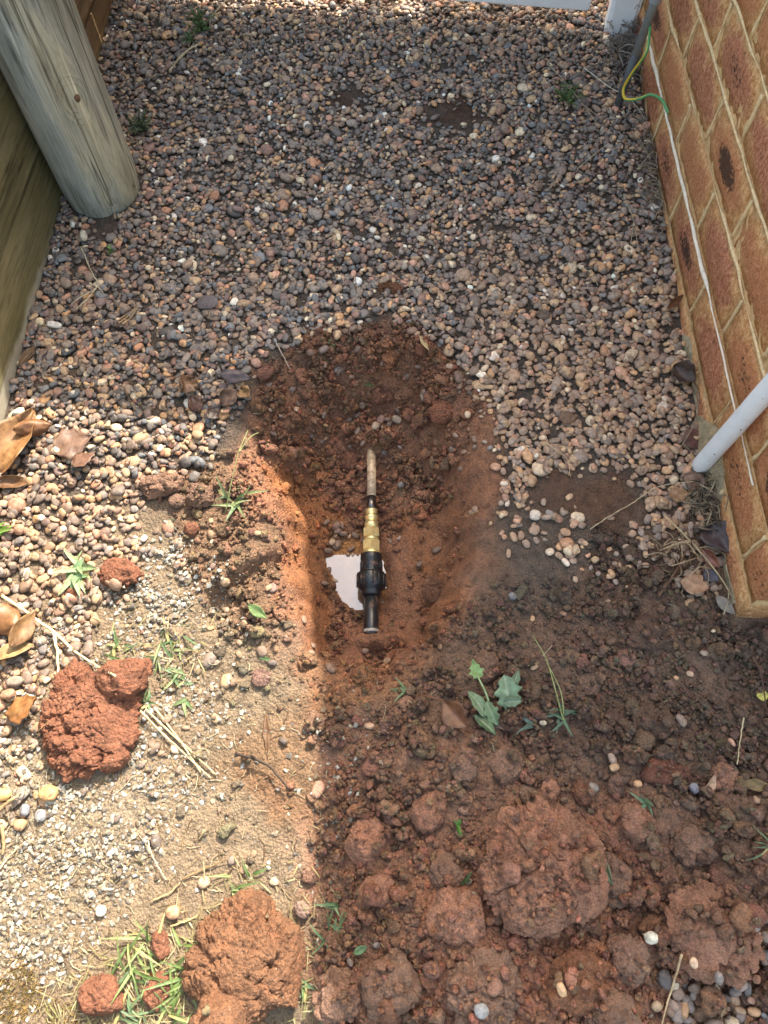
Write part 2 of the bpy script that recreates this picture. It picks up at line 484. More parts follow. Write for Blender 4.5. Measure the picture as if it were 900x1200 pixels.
def cfun(x, y):
    px, py = proj(np.clip(x, -1.2, 1.2), np.clip(y, -.25, 2.2))
    w = 22*fbm(x, y, s=16, o=3, k=60); px = px+w; py = py+22*fbm(x, y, s=16, o=3, k=70)
    n = .5+.5*fbm(x, y, s=9, o=3, k=80)
    c = np.tile(C_GRAV, (len(x), 1)); wet = np.zeros(len(x))
    def put(col, m, wv=None):
        nonlocal c, wet
        c = c*(1-m[:, None])+np.asarray(col)*m[:, None]
        if wv is not None: wet = wet*(1-m)+wv*m
    put(C_TAN, pm([(-60, 720), (160, 600), (240, 640), (330, 720), (380, 780), (385, 1000), (375, 1300), (-60, 1300)], px, py, 30))
    put(C_PALE, pm([(-60, 880), (120, 860), (200, 960), (130, 1060), (60, 1130), (-60, 1180)], px, py, 40)*.6)
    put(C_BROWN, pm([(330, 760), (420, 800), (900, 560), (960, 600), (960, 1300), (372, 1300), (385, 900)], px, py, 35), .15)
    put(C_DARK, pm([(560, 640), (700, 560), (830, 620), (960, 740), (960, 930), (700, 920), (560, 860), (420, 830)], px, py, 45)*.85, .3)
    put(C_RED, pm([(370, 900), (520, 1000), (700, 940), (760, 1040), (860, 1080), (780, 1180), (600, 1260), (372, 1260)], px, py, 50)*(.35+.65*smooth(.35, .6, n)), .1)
    put(np.array(lin(134, 104, 80)), pm([(150, 560), (250, 540), (320, 530), (335, 720), (300, 750), (240, 700), (200, 620)], px, py, 18)*.8)
    put(C_TAUPE, pm([(570, 640), (605, 600), (655, 605), (690, 640), (680, 685), (610, 690)], px, py, 16)*.9, .1)
    put(np.array(lin(112, 80, 60)), pm([(640, 550), (740, 555), (760, 600), (700, 620), (640, 590)], px, py, 25)*.8)
    put(np.array(lin(150, 106, 80)), pm([(285, 505), (300, 455), (345, 405), (455, 385), (530, 410), (570, 470), (580, 620), (545, 710), (500, 790), (400, 800), (330, 740), (315, 640), (285, 560)], px, py, 16), .25)
    put(C_ORANGE, pm([(322, 540), (352, 520), (382, 560), (385, 740), (352, 770), (340, 700), (326, 620)], px, py, 12)*(.55+.45*n), .1)
    put(C_ORANGE*.85, pm([(480, 560), (530, 560), (545, 640), (525, 720), (495, 740), (500, 640)], px, py, 22)*(.2+.6*n), .3)
    put(np.array(lin(150, 108, 74)), pm([(345, 770), (440, 765), (500, 790), (420, 820), (350, 830)], px, py, 14)*.6, .2)
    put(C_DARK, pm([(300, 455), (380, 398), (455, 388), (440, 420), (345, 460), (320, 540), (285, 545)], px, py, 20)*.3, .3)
    put(np.array(lin(132, 98, 68)), pm([(270, 860), (370, 830), (380, 960), (330, 980), (280, 930)], px, py, 22)*.6)
    put(np.array(lin(146, 94, 64)), pm([(285, 890), (330, 900), (350, 960), (300, 960)], px, py, 18)*.6*n)
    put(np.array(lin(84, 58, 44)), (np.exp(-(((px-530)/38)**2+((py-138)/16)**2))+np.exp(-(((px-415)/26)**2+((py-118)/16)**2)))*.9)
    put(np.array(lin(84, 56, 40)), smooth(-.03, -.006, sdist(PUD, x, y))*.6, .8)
    put(np.array(lin(172, 122, 76)), hpool(x, y)*.95, .95)  # orange mud; its raised far end stands in for a brown reflection
    c = c*(.9+.2*n)[:, None]
    return np.hstack([np.clip(c, 0, 1), (1-wet)[:, None]])

xs = np.concatenate([[-40, -12, -4, -1.8, -1.0, -.8], np.arange(-.70, .7001, .0038), [.8, 1.0, 1.8, 4, 12, 40]])
ys = np.concatenate([[-40, -12, -4, -1.6, -.8, -.5, -.36], np.arange(-.28, .9, .0038), np.arange(.9, 2.2, .012), [2.3, 2.6, 3.2, 5, 12, 40]])
gx, gy = np.meshgrid(xs, ys); nx, ny = len(xs), len(ys)
gxf, gyf = gx.ravel(), gy.ravel()
gz = hfun(gxf, gyf)
idx = np.arange(nx*ny).reshape(ny, nx)
FQ = np.stack([idx[:-1, :-1], idx[:-1, 1:], idx[1:, 1:], idx[1:, :-1]], -1).reshape(-1, 4)
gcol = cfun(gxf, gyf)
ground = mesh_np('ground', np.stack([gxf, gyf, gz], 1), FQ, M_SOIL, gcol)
tag(ground, kind='structure')

# height raster used to rest things on the ground and on each other
RX0, RX1, RY0, RY1, RS = -.72, .72, -.30, 2.12, .0025
rx = np.arange(RX0, RX1, RS); ry = np.arange(RY0, RY1, RS)
RXX, RYY = np.meshgrid(rx, ry)
HM = hfun(RXX.ravel(), RYY.ravel()).reshape(RXX.shape)
H0 = HM.copy()
def hm_at(x, y, r=.004, q=None):
    i0, i1 = int((y-r-RY0)/RS), int((y+r-RY0)/RS)+1; j0, j1 = int((x-r-RX0)/RS), int((x+r-RX0)/RS)+1
    w = HM[max(i0, 0):max(i1, 1), max(j0, 0):max(j1, 1)]
    if w.size == 0: return 0.0
    return float(w.mean()) if q is None else float(np.percentile(w, q))
def drop(x, y, a, b, c, yaw, q=.8, upd=True, tilt_k=.7):
    R = a
    i0, i1 = int((y-R-RY0)/RS), int((y+R-RY0)/RS)+2; j0, j1 = int((x-R-RX0)/RS), int((x+R-RX0)/RS)+2
    if i0 < 0 or j0 < 0 or i1 >= HM.shape[0] or j1 >= HM.shape[1]: return None
    W = HM[i0:i1, j0:j1]
    dx = rx[j0:j1][None, :]-x; dy = ry[i0:i1][:, None]-y
    cs, sn = math.cos(yaw), math.sin(yaw)
    u = (dx*cs+dy*sn)/a; v = (-dx*sn+dy*cs)/b
    r2 = u*u+v*v; m = r2 < 1
    if m.sum() < 3:
        z = float(W.mean())+c*.7
        W[m] = np.maximum(W[m], z+c*.6); return z, 0., 0.
    Wm = W[m]; um = (dx+0*dy)[m]; vm = (0*dx+dy)[m]
    sx = (um*(Wm-Wm.mean())).sum()/((um*um).sum()+1e-12); sy = (vm*(Wm-Wm.mean())).sum()/((vm*vm).sum()+1e-12)
    sx = max(-.7, min(.7, sx*tilt_k)); sy = max(-.7, min(.7, sy*tilt_k))
    pl = sx*um+sy*vm
    sh = c*np.sqrt(1-r2[m])
    t = np.sort(Wm-pl+sh*1.0)
    z = float(t[min(len(t)-1, int(len(t)*q))])
    if upd: W[m] = np.maximum(Wm, z+pl+sh)
    return z, sx, sy
def rotmats(yaw, sx, sy):
    """rotate local z to the normal (-sx,-sy,1) after yaw"""
    n = np.stack([-sx, -sy, np.ones_like(sx)], 1); n /= np.linalg.norm(n, axis=1)[:, None]
    xa = np.stack([np.cos(yaw), np.sin(yaw), np.zeros_like(yaw)], 1)
    xa -= n*(xa*n).sum(1)[:, None]; xa /= np.linalg.norm(xa, axis=1)[:, None]
    ya = np.cross(n, xa)
    return np.stack([xa, ya, n], 2)
def scatter_mesh(name, items, cols, sub, jit, mat, smooth_s, kind='stuff', lowfreq=.1, parent=None, sq=.85):
    """items: rows x,y,z,a,b,c,yaw,sx,sy ; sub: one resolution, or one per item"""
    if len(items) == 0: return None
    allit = np.array(items); cols = np.asarray(cols)
    subs = list(sub) if isinstance(sub, (list, np.ndarray)) else [sub]*len(allit)
    AV, AF, AC, off = [], [], [], 0
    for sb in sorted(set(subs), key=str):
        sel = np.array([k for k, q in enumerate(subs) if q == sb]); it = allit[sel]
        N = len(it); v, f = ICO[sb]; K = len(v)
        D = np.tile(v[None], (N, 1, 1)); r = np.ones((N, K))
        for k in range(3):
            w = rng.normal(size=(N, 1, 3))*1.5; ph = rng.uniform(0, 6.28, (N, 1))
            r += lowfreq*np.sin((D*w).sum(2)+ph)
        if jit: r += rng.normal(size=(N, K))*jit
        P = np.sign(D)*np.abs(D)**sq*r[..., None]      # slightly squared-off ellipsoids
        P *= it[:, None, 3:6]
        P = np.einsum('nij,nkj->nki', rotmats(it[:, 6], it[:, 7], it[:, 8]), P)+it[:, None, 0:3]
        AV.append(P.reshape(-1, 3)); AF.append((f[None]+(np.arange(N)*K)[:, None, None]).reshape(-1, 3)+off)
        AC.append(np.repeat(cols[sel], K, axis=0)); off += N*K
    o = mesh_np(name, np.concatenate(AV), np.concatenate(AF), mat, np.concatenate(AC), smooth_s, parent)
    if kind: o['kind'] = kind
    return o

# ================================================================== BRICK WALL (right)
def brick_mat():
    m, nt, bs = new_mat('clay_brick')
    co = objco(nt); oi = nt.nodes.new('ShaderNodeObjectInfo')
    off = nt.nodes.new('ShaderNodeVectorMath'); off.operation = 'ADD'
    sc = nt.nodes.new('ShaderNodeVectorMath'); sc.operation = 'SCALE'
    cmb = nt.nodes.new('ShaderNodeCombineXYZ')
    nt.links.new(oi.outputs['Random'], cmb.inputs[0]); nt.links.new(oi.outputs['Random'], cmb.inputs[2])
    nt.links.new(cmb.outputs[0], sc.inputs[0]); sc.inputs['Scale'].default_value = 37.0
    nt.links.new(co, off.inputs[0]); nt.links.new(sc.outputs[0], off.inputs[1])
    V = off.outputs[0]
    sp = nt.nodes.new('ShaderNodeSeparateXYZ'); nt.links.new(co, sp.inputs[0])
    n0 = noise_node(nt, V, 14, 3, .6); n1 = noise_node(nt, V, 130, 5, .7); n2 = noise_node(nt, V, 600, 3, .7)
    ax = math_n(nt, 'DIVIDE', math_n(nt, 'ABSOLUTE', sp.outputs['Y']), .118)
    az = math_n(nt, 'DIVIDE', math_n(nt, 'ABSOLUTE', sp.outputs['Z']), .040)
    e = math_n(nt, 'ADD', math_n(nt, 'POWER', ax, 3.0), math_n(nt, 'POWER', az, 2.0))
    e = math_n(nt, 'ADD', e, math_n(nt, 'MULTIPLY', math_n(nt, 'SUBTRACT', n0.outputs[0], .5), 1.9))
    e = math_n(nt, 'ADD', e, math_n(nt, 'MULTIPLY', math_n(nt, 'SUBTRACT', n1.outputs[0], .5), .5))
    face = ramp(nt, e, [(.30, (1, 1, 1)), (.85, (0, 0, 0))])
    tanc = ramp(nt, n1.outputs[0], [(.3, lin(178, 120, 70)), (.5, lin(216, 160, 108)), (.7, lin(238, 194, 144))])
    redc = ramp(nt, n1.outputs[0], [(.3, lin(136, 76, 54)), (.5, lin(188, 120, 92)), (.7, lin(218, 152, 122))])
    orc = mix(nt, redc.outputs[0], lin(208, 140, 92), math_n(nt, 'MULTIPLY', math_n(nt, 'GREATER_THAN', math_n(nt, 'FRACT', math_n(nt, 'MULTIPLY', oi.outputs['Random'], 7.3)), .45), .55))
    c = mix(nt, tanc.outputs[0], orc, math_n(nt, 'MULTIPLY', face.outputs[0], .85))
    # burnt flecks, stretched along the brick, on some bricks only
    mp = nt.nodes.new('ShaderNodeMapping'); mp.inputs['Scale'].default_value = (190, 110, 190)
    nt.links.new(V, mp.inputs['Vector'])
    nb = noise_node(nt, mp.outputs[0], 1.0, 5, .75)
    e2 = math_n(nt, 'ADD', math_n(nt, 'POWER', math_n(nt, 'DIVIDE', ax, .62), 2.0), math_n(nt, 'POWER', math_n(nt, 'DIVIDE', az, .62), 2.0))
    cen = math_n(nt, 'SUBTRACT', 1.05, e2, True)
    rnd = math_n(nt, 'FRACT', math_n(nt, 'MULTIPLY', oi.outputs['Random'], 3.7))
    amt = ramp(nt, rnd, [(.25, (.25, .25, .25)), (.6, (.6, .6, .6)), (.85, (1.1, 1.1, 1.1))])
    thr = math_n(nt, 'SUBTRACT', .72, math_n(nt, 'MULTIPLY', math_n(nt, 'MULTIPLY', cen, amt.outputs[0]), .44))
    burn = math_n(nt, 'MULTIPLY', math_n(nt, 'SUBTRACT', nb.outputs[0], thr), 12, True)
    burn = math_n(nt, 'MULTIPLY', burn, math_n(nt, 'MULTIPLY', cen, 2.0, True))
    c = mix(nt, c, (.028, .022, .02), math_n(nt, 'MULTIPLY', burn, .85))
    np_ = noise_node(nt, V, 330, 3, .75)
    pit = math_n(nt, 'MULTIPLY', math_n(nt, 'SUBTRACT', np_.outputs[0], .57), 14, True)
    c = mix(nt, c, (.07, .035, .025), math_n(nt, 'MULTIPLY', math_n(nt, 'MULTIPLY', pit, face.outputs[0]), .62))
    r2 = ramp(nt, n2.outputs[0], [(.3, (.6, .58, .55)), (.55, (1, 1, 1)), (.72, (1.3, 1.3, 1.3))])
    c = mix(nt, c, r2.outputs[0], 1.0, 'MULTIPLY')
    nt.links.new(c, bs.inputs['Base Color'])
    bs.inputs['Roughness'].default_value = .9; bs.inputs['Specular IOR Level'].default_value = .25
    h = math_n(nt, 'ADD', n1.outputs[0], math_n(nt, 'MULTIPLY', n2.outputs[0], .5))
    h = math_n(nt, 'SUBTRACT', h, math_n(nt, 'MULTIPLY', burn, .5))
    h = math_n(nt, 'SUBTRACT', h, math_n(nt, 'MULTIPLY', pit, .5))
    bump(nt, bs, h, .8, .003)
    return m
M_BRICK = brick_mat()
M_MORTAR = plain_mat('mortar', lin(222, 182, 132), .95, 0, 90, .35, .7, .003, .2)
M_WHITEMORTAR = plain_mat('white_mortar', lin(240, 226, 204), .9, 0, 120, .2, .5, .002, .2)
M_FOOT = plain_mat('footing_concrete', lin(196, 176, 142), .95, 0, 70, .45, 1.0, .008, .2)
GAUGE, BL, BH, BD = .086, .243, .0800, .10
SLOPE = -.048
wall = empty('brick_wall', (wall_x(WALL_END_Y), WALL_END_Y, 0))
tag(wall, 'orange brown brick house wall with cream mortar joints on the right', 'brick wall')
wang = -math.atan(.033)
wall.rotation_euler = (math.atan(SLOPE), 0, wang)
Z1 = .1375      # first bed joint at the near end
def brick_mesh(length, height, depth, seed):
    """local: y along the wall (centred), z up (centred), -x is the exposed face at x=0"""
    r = np.random.default_rng(seed)
    ny_, nz_ = 8, 4
    V = []; 
    for i in range(nz_+1):
        for j in range(ny_+1):
            y = -1+2*j/ny_; z = -1+2*i/nz_
            edge = max(abs(y)**8, abs(z)**5)
            x = .0032*edge + .0012*r.normal()*(1-edge)
            yy = y*length/2+ .0007*r.normal(); zz = z*height/2+.0006*r.normal()
            if abs(y) == 1 and abs(z) == 1: yy *= .99; zz *= .96
            V.append((x, yy, zz))
    n = len(V); W = ny_+1
    F = [[i*W+j, (i+1)*W+j, (i+1)*W+j+1, i*W+j+1] for i in range(nz_) for j in range(ny_)]
    rim = [j for j in range(W)]+[i*W+ny_ for i in range(1, nz_+1)]+[nz_*W+j for j in range(ny_-1, -1, -1)]+[i*W for i in range(nz_-1, 0, -1)]
    for k in rim: V.append((depth, V[k][1], V[k][2]))
    m = len(rim)
    for q in range(m):
        F.append([rim[q], rim[(q+1) % m], n+(q+1) % m, n+q])
    V = np.array(V); me = bpy.data.meshes.new('brick')
    me.from_pydata(V.tolist(), [], F+[[n+q for q in range(m)][::-1]])
    me.polygons.foreach_set('use_smooth', [True]*len(me.polygons))
    me.materials.append(M_BRICK); me.update()
    return me
bm_full = [brick_mesh(BL-.0095, BH, BD, s) for s in range(6)]
bm_half = [brick_mesh(BL/2-.009, BH, BD, 20+s) for s in range(2)]
def put_brick(me, x, y, z, rz=0):
    o = bpy.data.objects.new('brick', me); COL.objects.link(o); o.parent = wall
    o.location = (x+random.uniform(-.0012, .0012), y, z+random.uniform(-.001, .001)); o.rotation_euler = (random.uniform(-.006, .006), 0, rz)
WL = BL*11.5
NC = 15
# perpends measured in the photograph: course above joint 1 has joints at y=1.45,1.205,.965,.73 ; the next is offset half a brick
PERPS = []
for k in range(-2, NC):
    z = Z1+GAUGE*k+GAUGE/2
    start = .73-WALL_END_Y-2*BL if k % 2 == 0 else .73-WALL_END_Y-2.5*BL
    y = start
    while y < WL:
        y0, y1 = max(y, 0), y+BL
        if y1-y0 > .05:
            if y1-y0 > BL-.01: put_brick(random.choice(bm_full), 0, y0+BL/2, z)
            else:
                me = brick_mesh(y1-y0-.0095, BH, BD, int(abs(y0)*100)+k+7)
                put_brick(me, 0, (y0+y1)/2, z)
        if .02 < y1 < 1.6 and k < 7: PERPS.append((y1, z))
        y += BL
    # return face at the house corner
    x = BD+.01 if k % 2 == 0 else BD+.01+0.0
    for q in range(2):
        o_ = bm_full[(k+q) % 6]
        put_brick(o_, BD+.012+BL/2+q*BL-.002, 0.0, z, PI/2)
def slab(name, x0, x1, y0, y1, z0, z1, mat, parent, nyy=60, nzz=1, wobx=0):
    V = [(x0+random.uniform(-wobx, wobx), y, z) for z in np.linspace(z0, z1, nzz+1) for y in np.linspace(y0, y1, nyy+1)]
    n = len(V); W = nyy+1
    F = [[i*W+j, (i+1)*W+j, (i+1)*W+j+1, i*W+j+1] for i in range(nzz) for j in range(nyy)]
    c = [(x1, y0, z0), (x1, y1, z0), (x1, y1, z1), (x1, y0, z1)]
    V += c
    F += [[n, n+1, n+2, n+3][::-1]]
    me = bpy.data.meshes.new(name); 
    F += [list(range(0, W))[::1]+[n+1, n], list(range(nzz*W, nzz*W+W))[::-1]+[n+3, n+2],
          [i*W for i in range(nzz+1)][::-1]+[n, n+3], [i*W+nyy for i in range(nzz+1)]+[n+2, n+1]]
    me.from_pydata(V, [], F); me.materials.append(mat)
    o = bpy.data.objects.new(name, me); COL.objects.link(o); o.parent = parent
    return o
zt = Z1+GAUGE*NC
slab('mortar', .0040, BD-.012, .006, WL-.02, -.06, zt-.01, M_MORTAR, wall, 240, 160, .0012)
sl2 = slab('mortar', .0046, BD-.012, -(BD+2*BL), -BD+.02, -.06, zt-.01, M_MORTAR, wall, 40, 60, .001)
sl2.rotation_euler = (0, 0, PI/2); sl2.location = (0, 0, 0)
# white mortar bead squeezed along the lowest visible bed joint
mb = MB()
yy = np.linspace(.16, 1.36, 110)
rad = .0021+.0012*np.clip(vnoise(yy*19, yy*0+3.1), -1, 1)+.0009*(yy > .55)
rad = np.where(yy < .5, rad*.55, rad)
mb.tube(np.stack([-.0012+.001*vnoise(yy*30, yy*0), yy, Z1-.002+.0016*vnoise(yy*25, yy*0+9)], 1), rad, 8)
mb.build('mortar_bead', M_WHITEMORTAR, wall)
for k in (1, 2, 3, 4):      # rough cream beads on the joints above
    mb = MB()
    yy = np.linspace(.03, 1.5, 150)
    rad = np.clip(.0016+.0022*fbm(yy, yy*0+k*3.3, s=14, o=3, k=k), .0003, .004)
    mb.tube(np.stack([.0018+.001*vnoise(yy*30, yy*0+k), yy, Z1+GAUGE*k+.002*vnoise(yy*18, yy*0+9+k)], 1), rad, 7)
    mb.build('mortar_bead', plain_mat('cream_mortar', lin(232, 202, 156), .95, 0, 150, .3, .6, .002, .2) if k == 1 else bpy.data.materials['cream_mortar'], wall)
for (py0, pz0) in PERPS:      # mortar struck in each upright joint
    mb = MB(); tz = np.linspace(pz0-.036, pz0+.036, 9)
    rad = np.clip(.0026+.0018*vnoise(tz*60, tz*0+py0*31), .0012, .0042)
    mb.tube(np.stack([.0022+.0008*vnoise(tz*50, tz*0+py0), py0+.0016*vnoise(tz*40, tz*0+py0*9), tz], 1), rad, 6)
    mb.build('mortar_joint', bpy.data.materials['cream_mortar'], wall)
fz = (.545+.096)/SUN_TO.x*SUN_TO.z  # unseen level board, added above the bricks to set the shadow edge
fo = bevel_box('shadow_board', (.075, 3.0, .12), plain_mat('shadow_board_white', lin(226, 222, 212), .6, 0, 20, .1, .05), None, (.545+.0375, .21+1.5, fz-.06), .003)
fo.parent = wall; fo.matrix_parent_inverse = (Matrix.Translation(wall.location) @ wall.rotation_euler.to_matrix().to_4x4()).inverted()
# concrete footing spilled along the base
def footing():
    yv = np.linspace(.02, .78, 150); sv = np.linspace(0, 1, 12)
    Y, S = np.meshgrid(yv, sv); Y = Y.ravel(); S = S.ravel()
    out = .0015+.012*np.exp(-((Y-.28)/.09)**2)+.006*np.exp(-((Y-.55)/.1)**2)+.005*fbm(Y, S, s=18, o=3, k=4)
    top = .022+.045*np.exp(-((Y-.28)/.08)**2)+.016*np.exp(-((Y-.55)/.1)**2)+.014*fbm(Y, S*0, s=14, o=2, k=9)
    a = S*PI/2
    x = .008-(np.maximum(out, .003)+.008)*np.cos(a)**.7-.002*cell2(Y, S*.06, 90, 7)*np.sin(2*a)
    z = -.04+(top+.04)*np.sin(a)**.9+.002*fbm(Y, S, s=60, o=2, k=2)
    W = len(yv); n = len(sv)
    F = [[i*W+j, (i+1)*W+j, (i+1)*W+j+1, i*W+j+1] for i in range(n-1) for j in range(W-1)]
    mesh_np('footing', np.stack([x, Y, z], 1), np.array(F), M_FOOT, None, True, wall)
footing()

# ================================================================== TIMBER RETAINING WALL (left)
M_SLEEPER = wood_mat('treated_pine', 1, [lin(90, 84, 56), lin(118, 110, 76), lin(138, 128, 94), lin(156, 146, 110)], .8, True)
M_SLEEPER2 = wood_mat('treated_pine_brown', 1, [lin(96, 72, 46), lin(128, 100, 66), lin(142, 114, 78)], .8)
rw = empty('retaining_wall', (-.665, 1.0, 0))
tag(rw, 'green brown timber sleeper retaining wall along the left edge', 'retaining wall')
rw.rotation_euler = (math.atan(-.07), 0, 0)
for k in range(3):
    z0 = -.07 if k == 0 else .128+.2*(k-1)
    hh = .189 if k == 0 else .192
    for (y0, y1, mt) in ((-1.8, .262, M_SLEEPER), (.268, 1.5, M_SLEEPER2)):
        bevel_box('sleeper', (.07, y1-y0, hh), mt, rw, (-.035+random.uniform(-.002, .002)+.006*(k % 2), (y0+y1)/2, z0+hh/2+.002), .005, 2)

# ================================================================== ROUND POST
M_POST = wood_mat('weathered_pine', 2, [lin(112, 114, 104), lin(146, 150, 144), lin(168, 172, 166), lin(186, 186, 172), lin(150, 150, 138)], .7)
pb = G(122, 226)
post = empty('timber_post', (pb[0], pb[1], 0)); tag(post, 'weathered grey green round timber post against the sleepers', 'post')
post.rotation_euler = (math.radians(-1.0), math.radians(0.0), 0)
def post_shaft():
    zs = np.concatenate([[-.08], np.linspace(-.03, .06, 10), np.linspace(.08, 1.25, 60)]); seg = 72
    th = np.arange(seg)*2*PI/seg
    Z, T = np.meshgrid(zs, th, indexing='ij')
    r = .0775+.0012*np.sin(3*T+1)+.0010*fbm(np.cos(T)*2, np.sin(T)*2, Z*1.5, s=1.5, o=3, k=3)
    r += .0009*vnoise(T*9, Z*1.2, k=5)
    for a0, d, zt_ in ((-2.0, .004, 1.2), (-1.2, .0028, .3), (-.75, .003, .9), (-2.6, .003, .8), (.3, .002, 1.2)):
        dd = np.abs(((T-a0-.05*np.sin(Z*5)+PI) % (2*PI))-PI); r -= d*np.exp(-(dd/.03)**2)*smooth(zt_, zt_-.3, Z)
    # rounded worn foot
    r = r-.006*smooth(.05, -.01, Z)
    # swelling round the knot
    ka, kz = -.84, .245
    dd = ((T-ka+PI) % (2*PI)-PI)*.0775
    r += .0035*np.exp(-((dd/.018)**2+((Z-kz)/.03)**2))
    V = np.stack([r*np.cos(T), r*np.sin(T), Z], -1).reshape(-1, 3); n = len(zs)
    F = [[i*seg+j, i*seg+(j+1) % seg, (i+1)*seg+(j+1) % seg, (i+1)*seg+j] for i in range(n-1) for j in range(seg)]
    V = np.vstack([V, [0, 0, 1.252]])
    F3 = [[(n-1)*seg+j, (n-1)*seg+(j+1) % seg, n*seg] for j in range(seg)]
    mesh_np('shaft', V, [np.array(F), np.array(F3)], M_POST, None, True, post)
    kr = .0775+.0035
    v, f = ICO[3]
    P = v*np.array([.0052, .0016, .0072]); P *= (1+.12*vnoise(v[:, 0]*3, v[:, 1]*3, v[:, 2]*3, k=8))[:, None]
    cd = np.array([math.cos(ka), math.sin(ka)])
    Q = np.stack([cd[0]*(kr-.0008)-cd[1]*P[:, 0]+cd[0]*P[:, 1], cd[1]*(kr-.0008)+cd[0]*P[:, 0]+cd[1]*P[:, 1], kz+P[:, 2]], 1)
    mesh_np('knot', Q, f, plain_mat('knot_wood', lin(124, 96, 76), .8, 0, 200, .5, .6, .002), None, True, post)
    mb = MB()      # raised grain ring round the knot
    t = np.linspace(0, 2*PI, 40)
    for rr_, w_ in ((.014, .0008), (.021, .0009), (.029, .0008)):
        an = ka+rr_*1.0*np.cos(t)/.0775-.06; z_ = kz+rr_*1.5*np.sin(t)-.004
        mb.tube(np.stack([.0785*np.cos(an), .0785*np.sin(an), z_], 1), w_*(.8+.4*np.sin(t*2)), 6, caps=False)
    mb.build('grain_ring', M_POST, post)
post_shaft()

# ================================================================== WHITE GATE AND POSTS
M_WHITE = plain_mat('white_powder_coat', lin(238, 240, 244), .4, 0, 20, .08, .05, .0006)
ga, gb = G(510, 0, .052), G(690, 14, .052)
gdir = (gb-ga); gdir[2] = 0; gdir /= np.linalg.norm(gdir)
gang = math.atan2(gdir[1], gdir[0])
gate = empty('white_gate', (gb[0], gb[1], 0), gang); tag(gate, 'white slatted gate closing the far end of the path', 'gate')
GW = 1.06; GX1 = .0; GB, GH = .052, 1.186
bevel_box('bottom_rail', (GW, .04, .085), M_WHITE, gate, (GX1-GW/2, .02, GB+.0425), .004)
bevel_box('top_rail', (GW, .04, .07), M_WHITE, gate, (GX1-GW/2, .02, GH-.035), .004)
for sx in (GX1-.02, GX1-GW+.02):
    bevel_box('stile', (.04, .036, GH-GB-.157), M_WHITE, gate, (sx, .02, (GH+GB+.085-.07)/2), .003)
ns = 13
for i in range(ns):
    w = (GW-.09)/ns
    bevel_box('slat', (w-.002, .016, GH-GB-.157), M_WHITE, gate, (GX1-GW+.045+w*(i+.5), .02, (GH+GB+.085-.07)/2), .002, 1)
def square_post(name, c, ang, w, h, label):
    e = empty(name, (c[0], c[1], 0), ang); tag(e, label, 'gate post')
    bevel_box('shaft', (w, w, h+.05), M_WHITE, e, (0, 0, h/2-.02), .008, 3)
    bevel_box('cap', (w+.008, w+.008, .014), M_WHITE, e, (0, 0, h+.013), .004, 2)
gq = G(722, 34)
square_post('gate_post', (gq[0]+.004, gq[1]), math.radians(-10), .066, 1.21, 'white square gate post beside the brick wall')
gq = G(157, -7)
square_post('gate_post', (gq[0], gq[1]), math.radians(-7), .06, 1.21, 'white gate post behind the round timber post')

# ================================================================== PIPES ON THE WALL
M_PVC = plain_mat('white_pvc', lin(240, 242, 246), .35, 0, 25, .10, .06, .0006)
M_PVC_RIM = plain_mat('stained_pvc', lin(206, 196, 168), .5, 0, 40, .3, .1, .0008)
pp = G(816, 551)
pvc = empty('downpipe', (min(pp[0], wall_x(pp[1])-.019), pp[1], .012)); tag(pvc, 'white plastic pipe standing upright in front of the brick wall', 'pipe')
mb = MB()
seg = 32; th = np.arange(seg)*2*PI/seg
prof = [(.0118, .03), (.0122, .003), (.0132, .0), (.0144, .003), (.0148, .02), (.0148, .9), (.0148, 2.0), (.012, 2.0)]
V = np.concatenate([np.stack([r*np.cos(th), r*np.sin(th), np.full(seg, z)], 1) for r, z in prof])
Fq = [[i*seg+j, i*seg+(j+1) % seg, (i+1)*seg+(j+1) % seg, (i+1)*seg+j] for i in range(len(prof)-1) for j in range(seg)]
mb.add(V, Fq); mb.build('tube', M_PVC, pvc)
mb = MB()
for q in range(9):
    a = random.uniform(-2.2, -.6); z = random.uniform(.04, .5); rr = random.uniform(.0005, .0011)
    v, f = ICO[1]; mb.add(v*rr*np.array([1, 1, 1.3])+[.0149*math.cos(a), .0149*math.sin(a), z], None, f)
mb.build('dirt_speck', plain_mat('dirt', lin(90, 80, 70), .9), pvc)['kind'] = 'stuff'
mb = MB(); 
mb.tube([(0, 0, -.012), (0, 0, .0005)], .0128, 24); mb.build('pipe_end', M_PVC_RIM, pvc)

M_COND = plain_mat('grey_conduit', lin(150, 158, 164), .5, 0, 40, .25, .15, .001)
M_CONDD = plain_mat('soiled_conduit', lin(84, 88, 92), .6, 0, 40, .4, .3, .001)
cb = G(723, 126)
cond = empty('cable_conduit', (cb[0], cb[1], 0)); tag(cond, 'grey electrical conduit rising in front of the wall by the gate post', 'conduit')
lean = np.array([.035, .015])
def cpt(z): return np.array([lean[0]*z, lean[1]*z, z])
mb = MB(); mb.tube([cpt(-.04), cpt(.05), cpt(.12)], .0086, 20); mb.build('soiled_tube', M_CONDD, cond)
mb = MB(); mb.tube([cpt(.118), cpt(.4), cpt(1.5)], .0090, 20); mb.build('tube', M_COND, cond)
mb = MB(); mb.tube([cpt(.215), cpt(.218), cpt(.30), cpt(.303)], [.0105, .012, .012, .0105], 20); mb.build('coupling', M_COND, cond)
mb = MB(); c0 = cpt(.25)
mb.tube([c0+[-.004, -.013, 0], c0+[-.006, -.020, 0]], [.006, .0045], 10); mb.build('screw_boss', M_COND, cond)

